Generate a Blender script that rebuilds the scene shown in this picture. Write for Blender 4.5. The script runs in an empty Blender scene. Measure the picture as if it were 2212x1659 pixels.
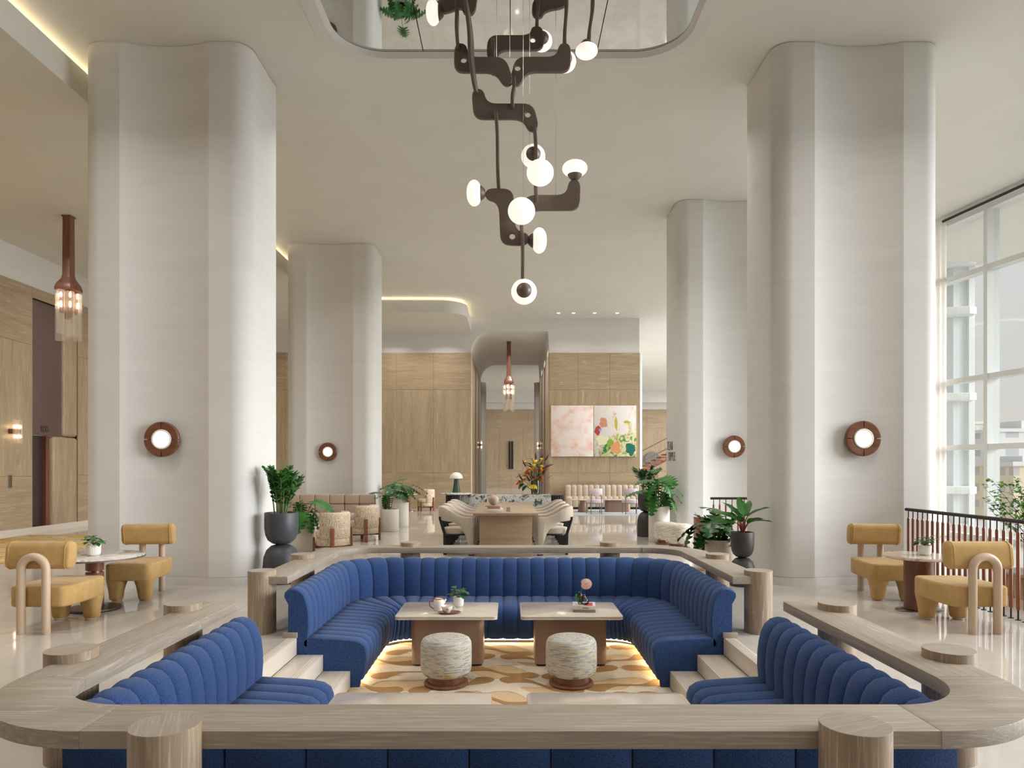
import bpy, bmesh, math, random
from math import sin, cos, pi, sqrt, atan2, radians
from mathutils import Vector, Matrix, Euler

SC = bpy.context.scene
COL = SC.collection
RND = random.Random(7)

# ------------------------------------------------------------------ camera
F = 1510.0; VX = 1102.0; VY = 1008.0; EYE = 1.53
cam_d = bpy.data.cameras.new('camera'); cam = bpy.data.objects.new('camera', cam_d); COL.objects.link(cam)
cam.location = (0, 0, EYE); cam.rotation_euler = (pi/2, 0, 0)
cam_d.sensor_width = 36.0; cam_d.sensor_fit = 'HORIZONTAL'
cam_d.lens = F/2212*36.0
cam_d.shift_x = (1106-VX)/2212; cam_d.shift_y = (VY-829.5)/2212
cam_d.clip_start = 0.05; cam_d.clip_end = 600
SC.camera = cam

# ------------------------------------------------------------------ world, exposure
W = bpy.data.worlds.new('sky'); SC.world = W; W.use_nodes = True
wn = W.node_tree.nodes; wl = W.node_tree.links; wn.clear()
wo = wn.new('ShaderNodeOutputWorld'); wb = wn.new('ShaderNodeBackground')
wt = wn.new('ShaderNodeTexCoord'); wsx = wn.new('ShaderNodeSeparateXYZ'); wr = wn.new('ShaderNodeValToRGB')
wl.new(wt.outputs['Generated'], wsx.inputs[0]); wl.new(wsx.outputs[2], wr.inputs[0])
wr.color_ramp.elements[0].position = 0.0; wr.color_ramp.elements[0].color = (1.0, 0.95, 0.88, 1)
wr.color_ramp.elements[1].position = 0.5; wr.color_ramp.elements[1].color = (0.88, 0.94, 1.0, 1)
wl.new(wr.outputs[0], wb.inputs[0]); wl.new(wb.outputs[0], wo.inputs[0])
wb.inputs[1].default_value = 0.66
SC.view_settings.view_transform = 'Standard'; SC.view_settings.look = 'None'
SC.view_settings.gamma = 1.0; SC.view_settings.use_curve_mapping = False
SC.view_settings.exposure = 0.30
SC.cycles.use_denoising = True; SC.cycles.use_adaptive_sampling = True; SC.cycles.adaptive_threshold = 0.015
SC.cycles.max_bounces = 9; SC.cycles.diffuse_bounces = 5; SC.cycles.glossy_bounces = 4
SC.cycles.transmission_bounces = 6; SC.cycles.transparent_max_bounces = 12
SC.cycles.caustics_reflective = False; SC.cycles.caustics_refractive = False
SC.cycles.sample_clamp_indirect = 8.0

# hazy low daylight from the right, wide and soft
sun_d = bpy.data.lights.new('hazy_sun', 'SUN'); sun_d.energy = 8.6; sun_d.angle = radians(50); sun_d.color = (0.98, 0.98, 1.0)
sun = bpy.data.objects.new('hazy_sun', sun_d); COL.objects.link(sun); sun.location = (40, -6, 20)
sun.rotation_euler = Vector((-1.0, 0.15, -0.36)).to_track_quat('-Z', 'Y').to_euler()

def area_light(name, loc, rot, sx, sy, energy, color=(1, 1, 1), portal=False):
    d = bpy.data.lights.new(name, 'AREA'); d.shape = 'RECTANGLE'; d.size = sx; d.size_y = sy
    d.energy = energy; d.color = color
    if portal: d.cycles.is_portal = True
    o = bpy.data.objects.new(name, d); COL.objects.link(o); o.location = loc; o.rotation_euler = rot
    return o
CEIL = 6.98
def winx(y): return 9.85 - 0.154*(y-14.3)          # the glass wall on the right stands slightly turned
WANG = math.atan(0.154)
# daylight portals in the two glazed sides (they emit nothing of their own, they only guide the sky's light)
area_light('daylight_portal', (winx(11.3)-0.45, 11.3, 3.45), (pi/2, 0, pi/2+WANG), 25.0, 6.8, 1, portal=True)
area_light('daylight_portal', (12.6, 37.5, 3.45), (pi/2, 0, pi/2), 26.0, 6.8, 1, portal=True)
# added fill lamps without fixtures, under the lobby ceiling and the dropped bay
def fill_lamp(x, y, z, e):
    d = bpy.data.lights.new('ceiling_fill_lamp', 'AREA'); d.shape = 'DISK'; d.size = 0.16; d.energy = e; d.color = (1.0, 0.95, 0.89); d.spread = 2.3
    o = bpy.data.objects.new('ceiling_fill_lamp', d); COL.objects.link(o); o.location = (x, y, z)
for x_, y_ in ((-4.6,6.6),(4.6,6.6),(-3.1,4.2),(3.1,4.2),(-4.5,1.0),(4.5,1.0),(-2.7,11.2),(2.7,11.2),(0,11.0),(0,13.2),(-2.8,14.6),(2.6,16.8),(0,16.2),(-2.2,19.2),(2.2,20.0),(0,22.2),(2.2,24.0),(4.4,24.0),(-4.2,20.4),(7.6,18.0),(7.6,24.0),(7.2,32.0),(7.2,42.0),(0,44.0),(0,48.5)):
    fill_lamp(x_, y_, 6.96, 36 if y_ < 9 else 28 if y_ < 15 else 19)
for x_, y_ in ((-9.2,4.0),(-9.2,8.0),(-9.2,12.0),(-9.2,17.0),(-9.2,21.0),(-7.0,24.4),(-4.2,24.5),(-2.4,24.5)):
    fill_lamp(x_, y_, 6.475, 40 if y_ < 15 else 22)
for y_ in (26.6,29.2,31.8): fill_lamp(0.3, y_, 6.48, 45)  # more added fill, brightens the passage vault

# ------------------------------------------------------------------ mesh builder
class MB:
    def __init__(s): s.v = []; s.f = []; s.m = []
    def add(s, vs, fs, m=0):
        b = len(s.v); s.v += [tuple(p) for p in vs]
        for f in fs: s.f.append([i+b for i in f]); s.m.append(m)
    def box(s, x0, x1, y0, y1, z0, z1, m=0):
        s.add([(x0,y0,z0),(x1,y0,z0),(x1,y1,z0),(x0,y1,z0),(x0,y0,z1),(x1,y0,z1),(x1,y1,z1),(x0,y1,z1)],
              [(0,3,2,1),(4,5,6,7),(0,1,5,4),(1,2,6,5),(2,3,7,6),(3,0,4,7)], m)
    def rbox(s, x0, x1, y0, y1, z0, z1, r=0.01, seg=2, m=0):
        bm = bmesh.new(); bmesh.ops.create_cube(bm, size=1)
        for v in bm.verts: v.co = Vector((x0 if v.co.x < 0 else x1, y0 if v.co.y < 0 else y1, z0 if v.co.z < 0 else z1))
        r = min(r, 0.49*min(abs(x1-x0), abs(y1-y0), abs(z1-z0)))
        bmesh.ops.bevel(bm, geom=bm.edges[:], offset=r, segments=seg, profile=0.5, affect='EDGES')
        s.bm(bm, m)
    def bm(s, bm, m=0, mat=None):
        bm.verts.index_update()
        s.add([(mat @ v.co) if mat else v.co for v in bm.verts], [[v.index for v in f.verts] for f in bm.faces], m); bm.free()
    def lathe(s, prof, seg=32, c=(0,0,0), m=0, a0=0.0, a1=2*pi):
        full = abs(a1-a0-2*pi) < 1e-6; n = seg if full else seg+1; vs = []; fs = []; k = len(prof)
        for i in range(n):
            a = a0+(a1-a0)*i/seg
            for r, z in prof: vs.append((c[0]+r*cos(a), c[1]+r*sin(a), c[2]+z))
        for i in range(seg):
            j = (i+1) % n
            for q in range(k-1): fs.append((i*k+q, j*k+q, j*k+q+1, i*k+q+1))
        b = len(s.v); s.add(vs, fs, m)
        if full:
            if prof[0][0] > 1e-6: s.f.append([b+i*k for i in range(n)][::-1]); s.m.append(m)
            if prof[-1][0] > 1e-6: s.f.append([b+i*k+k-1 for i in range(n)]); s.m.append(m)
    def cyl(s, x, y, z0, z1, r, seg=32, m=0, bev=0.0, r1=None):
        r1 = r if r1 is None else r1
        p = [(r-bev, z0), (r, z0+bev), (r1, z1-bev), (r1-bev, z1)] if bev > 0 else [(r, z0), (r1, z1)]
        s.lathe(p, seg, (x, y, 0), m)
    def tube(s, pts, r, seg=8, m=0, closed=False, cap=True):
        pts = [Vector(p) for p in pts]; n = len(pts); rr = r if isinstance(r, (list, tuple)) else [r]*n
        vs = []; fs = []; up = None
        for i in range(n):
            t = (pts[(i+1) % n]-pts[i-1]) if closed else (pts[min(i+1, n-1)]-pts[max(i-1, 0)])
            if t.length < 1e-9: t = Vector((0,0,1))
            t.normalize()
            if up is None:
                up = Vector((0,0,1)) if abs(t.z) < 0.9 else Vector((1,0,0))
            u = t.cross(up)
            if u.length < 1e-6: u = t.orthogonal()
            u.normalize(); w = u.cross(t).normalized(); up = w
            for q in range(seg):
                a = 2*pi*q/seg; vs.append(pts[i]+u*(cos(a)*rr[i])+w*(sin(a)*rr[i]))
        for i in range(n if closed else n-1):
            j = (i+1) % n
            for q in range(seg):
                p = (q+1) % seg; fs.append((i*seg+q, i*seg+p, j*seg+p, j*seg+q))
        if cap and not closed:
            fs.append(list(range(seg))[::-1]); fs.append([(n-1)*seg+q for q in range(seg)])
        s.add(vs, fs, m)
    def prism(s, poly, z0, z1, m=0, bev=0.0, seg=2, axis='z'):
        bm = bmesh.new(); vs = [bm.verts.new((x, y, z0)) for x, y in poly]; f = bm.faces.new(vs)
        ex = bmesh.ops.extrude_face_region(bm, geom=[f])
        nv = [e for e in ex['geom'] if isinstance(e, bmesh.types.BMVert)]
        for v in nv: v.co.z = z1
        bmesh.ops.recalc_face_normals(bm, faces=bm.faces[:])
        if bev > 0:
            ed = [e for e in bm.edges if abs(e.verts[0].co.z-e.verts[1].co.z) < 1e-6]
            bmesh.ops.bevel(bm, geom=ed, offset=bev, segments=seg, profile=0.5, affect='EDGES')
        mt = None
        if axis == 'y': mt = Matrix(((1,0,0,0),(0,0,1,0),(0,1,0,0),(0,0,0,1)))    # poly is (x,z), extruded along y
        if axis == 'x': mt = Matrix(((0,0,1,0),(1,0,0,0),(0,1,0,0),(0,0,0,1)))    # poly is (y,z), extruded along x
        s.bm(bm, m, mt)
    def grid(s, rows, m=0, cu=False, cv=False):
        k = len(rows[0]); n = len(rows); vs = [p for r in rows for p in r]; fs = []
        for i in range(n if cu else n-1):
            j = (i+1) % n
            for q in range(k if cv else k-1):
                p = (q+1) % k; fs.append((i*k+q, i*k+p, j*k+p, j*k+q))
        s.add(vs, fs, m)
    def mesh(s, name, mats, ang=35, fix=True):
        me = bpy.data.meshes.new(name); me.from_pydata(s.v, [], s.f)
        if not isinstance(mats, (list, tuple)): mats = [mats]
        for x in mats: me.materials.append(x)
        me.polygons.foreach_set('material_index', s.m)
        if fix:
            bm = bmesh.new(); bm.from_mesh(me); bmesh.ops.recalc_face_normals(bm, faces=bm.faces[:]); bm.to_mesh(me); bm.free()
        if ang:
            me.polygons.foreach_set('use_smooth', [True]*len(me.polygons))
            if ang < 180: me.set_sharp_from_angle(angle=radians(ang))
        me.update(); return me
    def obj(s, name, mats, parent=None, ang=35, loc=None, rot=None, fix=True):
        o = bpy.data.objects.new(name, s.mesh(name, mats, ang, fix)); COL.objects.link(o)
        if parent: o.parent = parent
        if loc is not None: o.location = loc
        if rot is not None: o.rotation_euler = rot
        return o

def thing(name, label, cat, loc=(0,0,0), rz=0.0, group=None):
    o = bpy.data.objects.new(name, None); COL.objects.link(o); o.location = loc; o.rotation_euler = (0,0,rz)
    o.empty_display_size = 0.1
    return tag(o, label, cat, group)
def tag(o, label, cat, group=None):
    o['label'] = label; o['category'] = cat
    if group: o['group'] = group
    return o
def struct(o): o['kind'] = 'structure'; return o
def dup(root, loc, rz=None, label=None, group=None, scale=None):
    r = root.copy(); COL.objects.link(r); r.location = loc
    if rz is not None: r.rotation_euler = (0,0,rz)
    if label: r['label'] = label
    if group: r['group'] = group
    if scale: r.scale = (scale,)*3
    for ch in list(root.children):
        c = ch.copy(); COL.objects.link(c); c.parent = r
        for g in list(ch.children):
            d = g.copy(); COL.objects.link(d); d.parent = c
    return r

# ------------------------------------------------------------------ materials
def new_mat(name):
    m = bpy.data.materials.new(name); m.use_nodes = True; nt = m.node_tree
    b = nt.nodes.get('Principled BSDF')
    return m, nt, b
def simple(name, col, rough=0.5, metal=0.0, spec=0.5, sheen=0.0, coat=0.0):
    m, nt, b = new_mat(name)
    b.inputs['Base Color'].default_value = (*col, 1); b.inputs['Roughness'].default_value = rough
    b.inputs['Metallic'].default_value = metal; b.inputs['Specular IOR Level'].default_value = spec
    if sheen: b.inputs['Sheen Weight'].default_value = sheen; b.inputs['Sheen Roughness'].default_value = 0.4
    if coat: b.inputs['Coat Weight'].default_value = coat; b.inputs['Coat Roughness'].default_value = 0.08
    return m
def emit(name, col, s):
    m, nt, b = new_mat(name)
    b.inputs['Base Color'].default_value = (*[min(1, c) for c in col], 1)
    b.inputs['Emission Color'].default_value = (*col, 1); b.inputs['Emission Strength'].default_value = s
    return m
def coords(nt, scale=(1,1,1), rot=(0,0,0), kind='Object'):
    t = nt.nodes.new('ShaderNodeTexCoord'); mp = nt.nodes.new('ShaderNodeMapping')
    mp.inputs['Scale'].default_value = scale; mp.inputs['Rotation'].default_value = rot
    nt.links.new(t.outputs[kind], mp.inputs[0]); return mp.outputs[0]
def noise(nt, vec, scale, detail=4, rough=0.5, dist=0.0):
    n = nt.nodes.new('ShaderNodeTexNoise'); n.inputs['Scale'].default_value = scale; n.inputs['Detail'].default_value = detail
    n.inputs['Roughness'].default_value = rough; n.inputs['Distortion'].default_value = dist
    nt.links.new(vec, n.inputs['Vector']); return n.outputs[0]
def ramp(nt, fac, stops, interp='LINEAR'):
    r = nt.nodes.new('ShaderNodeValToRGB'); r.color_ramp.interpolation = interp
    e = r.color_ramp.elements
    while len(e) < len(stops): e.new(0.5)
    for i, (p, c) in enumerate(stops):
        e[i].position = p; e[i].color = (*c, 1) if len(c) == 3 else c
    nt.links.new(fac, r.inputs[0]); return r.outputs[0]
def mix(nt, fac, a, b, mode='MIX'):
    n = nt.nodes.new('ShaderNodeMix'); n.data_type = 'RGBA'; n.blend_type = mode
    if isinstance(fac, (int, float)): n.inputs[0].default_value = fac
    else: nt.links.new(fac, n.inputs[0])
    for i, x in ((6, a), (7, b)):
        if isinstance(x, tuple): n.inputs[i].default_value = (*x, 1)
        else: nt.links.new(x, n.inputs[i])
    return n.outputs[2]
def math_n(nt, op, a, b=None, c=None):
    n = nt.nodes.new('ShaderNodeMath'); n.operation = op
    for i, x in enumerate((a, b, c)):
        if x is None: continue
        if isinstance(x, (int, float)): n.inputs[i].default_value = x
        else: nt.links.new(x, n.inputs[i])
    return n.outputs[0]
def bump(nt, b, h, strength=0.2, dist=0.01):
    n = nt.nodes.new('ShaderNodeBump'); n.inputs['Strength'].default_value = strength; n.inputs['Distance'].default_value = dist
    nt.links.new(h, n.inputs['Height']); nt.links.new(n.outputs[0], b.inputs['Normal'])

def wood(name, c1, c2, streak, axis='x', amount=0.5, rough=0.45, k=1.0, rot=(0,0,0)):
    """timber whose grain runs along one object axis, with open pores filled paler or darker (STREAK)"""
    m, nt, b = new_mat(name)
    lo, hi = 0.9*k, 11.0*k
    sc = {'x': (lo, hi, hi), 'y': (hi, lo, hi), 'z': (hi, hi, lo)}[axis]
    v = coords(nt, sc, rot)
    n1 = noise(nt, v, 0.9, 5, 0.55, 0.6)
    base = ramp(nt, n1, [(0.3, c1), (0.7, c2)])
    n0 = noise(nt, v, 0.28, 2, 0.5, 1.2)
    wv = math_n(nt, 'FRACT', math_n(nt, 'MULTIPLY', n0, 17.0))
    w2 = ramp(nt, wv, [(0.0, (1,1,1)), (0.07, (0,0,0)), (0.94, (0,0,0)), (1.0, (1,1,1))])
    w2 = math_n(nt, 'MULTIPLY', w2, ramp(nt, noise(nt, coords(nt, sc, rot), 2.3, 2), [(0.42, (0,0,0)), (0.6, (1,1,1))]))
    sc2 = {'x': (2.2*k, 60*k, 60*k), 'y': (60*k, 2.2*k, 60*k), 'z': (60*k, 60*k, 2.2*k)}[axis]
    n2 = noise(nt, coords(nt, sc2, rot), 1.6, 3, 0.6, 0.3)
    pore = ramp(nt, n2, [(0.5, (0,0,0)), (0.66, (1,1,1))])
    mask = math_n(nt, 'MULTIPLY', math_n(nt, 'ADD', math_n(nt, 'MULTIPLY', w2, 0.75), math_n(nt, 'MULTIPLY', pore, 0.55)), amount)
    mask = math_n(nt, 'MINIMUM', mask, 1.0)
    nt.links.new(mix(nt, mask, base, streak), b.inputs['Base Color'])
    b.inputs['Roughness'].default_value = rough
    bump(nt, b, mask, 0.08, 0.002)
    return m

OAKC = ((0.285, 0.238, 0.187), (0.37, 0.313, 0.252), (0.57, 0.515, 0.44))
M = {}
for ax in 'xyz': M['oak_'+ax] = wood('limed_oak_'+ax, *OAKC, ax, 0.7, 0.5)
M['oak_diag'] = wood('limed_oak_diagonal', *OAKC, 'x', 0.65, 0.5, 1.0, (0, 0, radians(24)))
M['oak_post'] = wood('limed_oak_post', (0.28, 0.20, 0.13), (0.375, 0.285, 0.20), (0.57, 0.49, 0.39), 'z', 0.85, 0.5, 0.9)
PAN = ((0.325, 0.24, 0.148), (0.415, 0.32, 0.207), (0.63, 0.53, 0.39))
for ax in 'xyz': M['panel_'+ax] = wood('oak_panel_'+ax, *PAN, ax, 0.6, 0.4, 0.55)
M['tbl_x'] = wood('table_oak', (0.31, 0.21, 0.135), (0.385, 0.28, 0.19), (0.6, 0.47, 0.33), 'x', 0.4, 0.4, 0.8)
M['ash'] = wood('pale_ash', (0.52, 0.385, 0.265), (0.60, 0.46, 0.33), (0.68, 0.54, 0.41), 'z', 0.2, 0.45)
M['walnut_z'] = wood('walnut_upright', (0.14, 0.052, 0.028), (0.24, 0.10, 0.055), (0.07, 0.022, 0.012), 'z', 0.4, 0.35)
M['walnut_x'] = wood('walnut_flat', (0.13, 0.05, 0.025), (0.23, 0.095, 0.05), (0.09, 0.03, 0.015), 'x', 0.4, 0.35)
M['red_wood'] = wood('reddish_hardwood', (0.19, 0.062, 0.032), (0.29, 0.105, 0.055), (0.14, 0.042, 0.022), 'z', 0.3, 0.3)

def plaster(name, c, var=0.035):
    m, nt, b = new_mat(name)
    n = noise(nt, coords(nt, (0.6, 0.6, 2.6)), 1.5, 6, 0.6, 0.4)
    n2 = noise(nt, coords(nt, (1.5, 1.5, 26)), 1.0, 3, 0.5, 0.2)
    f = math_n(nt, 'ADD', math_n(nt, 'MULTIPLY', n, 0.6), math_n(nt, 'MULTIPLY', n2, 0.4))
    lo = tuple(x*(1-var) for x in c); hi = tuple(min(1, x*(1+var)) for x in c)
    nt.links.new(ramp(nt, f, [(0.35, lo), (0.65, hi)]), b.inputs['Base Color'])
    b.inputs['Roughness'].default_value = 0.75; b.inputs['Specular IOR Level'].default_value = 0.3
    return m
M['plaster'] = plaster('limewash_plaster', (0.70, 0.69, 0.67))
M['ceiling'] = plaster('ceiling_plaster', (0.72, 0.715, 0.665), 0.03)
M['white'] = simple('matt_white', (0.78, 0.75, 0.69), 0.6)
M['frame_white'] = simple('window_metal_white', (0.72, 0.74, 0.73), 0.4)

def stone_floor():
    m, nt, b = new_mat('polished_stone_floor')
    v = coords(nt)
    n = noise(nt, v, 1.3, 7, 0.65, 0.8)
    base = ramp(nt, n, [(0.3, (0.52, 0.482, 0.435)), (0.7, (0.63, 0.592, 0.54))])
    n2 = noise(nt, v, 60, 2, 0.5)
    base = mix(nt, math_n(nt, 'MULTIPLY', ramp(nt, n2, [(0.6, (0,0,0)), (0.75, (1,1,1))]), 0.18), base, (0.46, 0.39, 0.31))
    s = nt.nodes.new('ShaderNodeSeparateXYZ'); nt.links.new(v, s.inputs[0])
    def joint(sock, step, off):
        f = math_n(nt, 'FRACT', math_n(nt, 'DIVIDE', math_n(nt, 'ADD', sock, off), step))
        d = math_n(nt, 'ABSOLUTE', math_n(nt, 'SUBTRACT', f, 0.5))
        return math_n(nt, 'LESS_THAN', d, 0.0028/step)
    j = math_n(nt, 'MAXIMUM', joint(s.outputs[0], 1.45, 0.725), joint(s.outputs[1], 2.9, 0.3))
    nt.links.new(mix(nt, math_n(nt, 'MULTIPLY', j, 0.55), base, (0.28, 0.22, 0.15)), b.inputs['Base Color'])
    b.inputs['Roughness'].default_value = 0.05; b.inputs['Specular IOR Level'].default_value = 0.65
    return m
M['floor'] = stone_floor()
M['step'] = simple('step_stone', (0.67, 0.60, 0.52), 0.3)

def fabric(name, c1, c2, scale=220, sheen=0.3, bumpy=0.4):
    m, nt, b = new_mat(name)
    n = noise(nt, coords(nt), scale, 3, 0.7)
    nt.links.new(ramp(nt, n, [(0.35, c1), (0.68, c2)]), b.inputs['Base Color'])
    b.inputs['Roughness'].default_value = 0.9; b.inputs['Specular IOR Level'].default_value = 0.15
    b.inputs['Sheen Weight'].default_value = sheen; b.inputs['Sheen Roughness'].default_value = 0.5
    if bumpy: bump(nt, b, n, bumpy, 0.004)
    return m
M['blue'] = fabric('blue_boucle', (0.013, 0.036, 0.125), (0.050, 0.108, 0.275), 170, 0.15, 0.6)
M['mustard'] = fabric('mustard_velvet', (0.455, 0.285, 0.105), (0.53, 0.345, 0.14), 9, 0.15, 0.0)
M['beige_boucle'] = fabric('beige_boucle', (0.38, 0.315, 0.25), (0.56, 0.49, 0.41), 120, 0.2, 0.5)
M['beige'] = fabric('beige_wool', (0.44, 0.345, 0.27), (0.53, 0.425, 0.34), 90, 0.2, 0.2)
M['tan_leather'] = simple('tan_leather', (0.49, 0.395, 0.305), 0.5)
M['lavender'] = fabric('lavender_wool', (0.55, 0.48, 0.52), (0.64, 0.57, 0.60), 90, 0.2, 0.2)
M['black_metal'] = simple('black_metal', (0.018, 0.018, 0.022), 0.4, 0.3)
M['bronze'] = simple('dark_bronze', (0.17, 0.128, 0.106), 0.45, 0.35)
M['rail_metal'] = simple('rail_metal', (0.045, 0.04, 0.04), 0.38, 0.6)
M['dark_steel'] = simple('dark_bronzed_steel', (0.10, 0.085, 0.07), 0.3, 0.9)
M['steel'] = simple('brushed_steel', (0.32, 0.31, 0.30), 0.25, 1.0)
M['elev_metal'] = simple('lift_bronze_metal', (0.17, 0.115, 0.105), 0.38, 0.35)
M['elev_dark'] = simple('lift_door_metal', (0.10, 0.075, 0.072), 0.33, 0.5)
M['taupe'] = simple('taupe_leather', (0.30, 0.19, 0.13), 0.42)
M['charcoal'] = simple('charcoal_glaze', (0.055, 0.060, 0.070), 0.45)
M['charcoal_brown'] = simple('charcoal_brown_glaze', (0.045, 0.038, 0.036), 0.5)
M['pot_white'] = plaster('off_white_planter', (0.72, 0.68, 0.61), 0.03)
M['pot_stone'] = plaster('pale_stone_planter', (0.58, 0.50, 0.41), 0.05)
M['ceramic'] = simple('white_ceramic', (0.80, 0.77, 0.72), 0.2)
M['soil'] = simple('soil', (0.035, 0.025, 0.018), 0.9)
M['copper'] = simple('copper_trim', (0.50, 0.20, 0.10), 0.3, 0.7)
M['mirror'] = simple('mirror_glass', (0.62, 0.64, 0.63), 0.015, 1.0)
M['dark_line'] = simple('dark_joint', (0.02, 0.02, 0.02), 0.6)
M['led'] = emit('warm_led', (1.0, 0.70, 0.38), 26.0)
M['cove'] = emit('cove_led', (1.0, 0.82, 0.56), 11.0)
M['globe'] = emit('opal_globe', (1.0, 0.93, 0.83), 0.62)
M['lens'] = emit('sconce_lens', (1.0, 0.90, 0.76), 0.85)
M['bulb'] = emit('pendant_bulb', (1.0, 0.80, 0.55), 12.0)
M['spot'] = emit('downlight_lens', (1.0, 0.92, 0.8), 3.0)
M['page'] = simple('paper', (0.80, 0.77, 0.72), 0.7)
M['red'] = simple('red_print', (0.62, 0.03, 0.04), 0.4)
M['ink'] = simple('black_print', (0.015, 0.015, 0.015), 0.6)

def glass(name, tint=(0.97, 0.99, 0.98), refl=1.0):
    """thin pane: clear with a Fresnel reflection"""
    m, nt, b = new_mat(name); nt.nodes.remove(b)
    out = nt.nodes['Material Output']; tr = nt.nodes.new('ShaderNodeBsdfTransparent'); gl = nt.nodes.new('ShaderNodeBsdfGlossy')
    tr.inputs[0].default_value = (*tint, 1); gl.inputs['Roughness'].default_value = 0.02
    fr = nt.nodes.new('ShaderNodeFresnel'); fr.inputs[0].default_value = 1.45
    mx = nt.nodes.new('ShaderNodeMixShader')
    nt.links.new(math_n(nt, 'MULTIPLY', fr.outputs[0], refl), mx.inputs[0]); nt.links.new(tr.outputs[0], mx.inputs[1]); nt.links.new(gl.outputs[0], mx.inputs[2])
    nt.links.new(mx.outputs[0], out.inputs[0]); return m
M['pane'] = glass('window_glass', (0.96, 0.975, 0.975), 0.15)
def frosted():
    m, nt, b = new_mat('ribbed_glass'); nt.nodes.remove(b); out = nt.nodes['Material Output']
    tr = nt.nodes.new('ShaderNodeBsdfTransparent'); tl = nt.nodes.new('ShaderNodeBsdfTranslucent'); df = nt.nodes.new('ShaderNodeBsdfDiffuse')
    tr.inputs[0].default_value = (0.97, 0.95, 0.92, 1)
    for x in (tl, df): x.inputs[0].default_value = (0.88, 0.85, 0.80, 1)
    a = nt.nodes.new('ShaderNodeMixShader'); a.inputs[0].default_value = 0.5; nt.links.new(tl.outputs[0], a.inputs[1]); nt.links.new(df.outputs[0], a.inputs[2])
    c = nt.nodes.new('ShaderNodeMixShader'); c.inputs[0].default_value = 0.22; nt.links.new(tr.outputs[0], c.inputs[1]); nt.links.new(a.outputs[0], c.inputs[2])
    nt.links.new(c.outputs[0], out.inputs[0]); return m
M['tubeglass'] = frosted()
M['vaseglass'] = glass('vase_glass', (0.90, 0.88, 0.84), 1.3)
def sheer():
    m, nt, b = new_mat('sheer_curtain'); nt.nodes.remove(b); out = nt.nodes['Material Output']
    tr = nt.nodes.new('ShaderNodeBsdfTransparent'); tl = nt.nodes.new('ShaderNodeBsdfTranslucent'); df = nt.nodes.new('ShaderNodeBsdfDiffuse')
    for x in (tl, df): x.inputs[0].default_value = (0.85, 0.80, 0.74, 1)
    a = nt.nodes.new('ShaderNodeMixShader'); a.inputs[0].default_value = 0.5; nt.links.new(tl.outputs[0], a.inputs[1]); nt.links.new(df.outputs[0], a.inputs[2])
    c = nt.nodes.new('ShaderNodeMixShader'); c.inputs[0].default_value = 0.68; nt.links.new(tr.outputs[0], c.inputs[1]); nt.links.new(a.outputs[0], c.inputs[2])
    nt.links.new(c.outputs[0], out.inputs[0]); return m
M['sheer'] = sheer()

def leafmat(name, c1, c2, rough=0.35):
    m, nt, b = new_mat(name)
    n = noise(nt, coords(nt), 9, 3)
    nt.links.new(ramp(nt, n, [(0.3, c1), (0.7, c2)]), b.inputs['Base Color'])
    b.inputs['Roughness'].default_value = rough
    b.inputs['Specular IOR Level'].default_value = 0.3
    return m
M['leaf'] = leafmat('leaf_green', (0.012, 0.075, 0.012), (0.045, 0.20, 0.025), 0.4)
M['leaf_dark'] = leafmat('leaf_dark_green', (0.010, 0.052, 0.014), (0.03, 0.145, 0.026), 0.3)
M['leaf_bright'] = leafmat('leaf_bright_green', (0.07, 0.23, 0.02), (0.18, 0.40, 0.05))
M['stem'] = simple('stem_green', (0.13, 0.20, 0.06), 0.5)
M['stem_red'] = simple('stem_red', (0.28, 0.06, 0.045), 0.5)
M['twig'] = simple('twig_brown', (0.16, 0.095, 0.055), 0.7)

def marble(name, stops, scale=3.0, dist=1.5, rough=0.12):
    m, nt, b = new_mat(name)
    n = noise(nt, coords(nt), scale, 8, 0.62, dist)
    nt.links.new(ramp(nt, n, stops), b.inputs['Base Color'])
    b.inputs['Roughness'].default_value = rough; return m
M['marble_green'] = marble('green_veined_marble', [(0.28, (0.03, 0.045, 0.04)), (0.4, (0.10, 0.13, 0.12)), (0.46, (0.55, 0.55, 0.53)), (0.53, (0.72, 0.71, 0.69)),
                            (0.58, (0.40, 0.42, 0.38)), (0.64, (0.16, 0.19, 0.11)), (0.72, (0.75, 0.74, 0.71))], 6.0, 1.2)
M['marble_cream'] = marble('cream_veined_marble', [(0.33, (0.34, 0.27, 0.23)), (0.43, (0.66, 0.58, 0.49)), (0.55, (0.74, 0.68, 0.60)), (0.62, (0.40, 0.28, 0.2)), (0.68, (0.72, 0.66, 0.58))], 4.0, 1.6)
M['marble_grey'] = marble('grey_veined_marble', [(0.34, (0.16, 0.14, 0.13)), (0.44, (0.60, 0.56, 0.52)), (0.55, (0.70, 0.66, 0.62)), (0.64, (0.30, 0.26, 0.23)), (0.7, (0.66, 0.62, 0.58))], 3.5, 1.6)
M['quartz'] = marble('beige_quartz', [(0.3, (0.54, 0.47, 0.385)), (0.7, (0.63, 0.555, 0.465))], 6.0, 0.4, 0.12)

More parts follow.
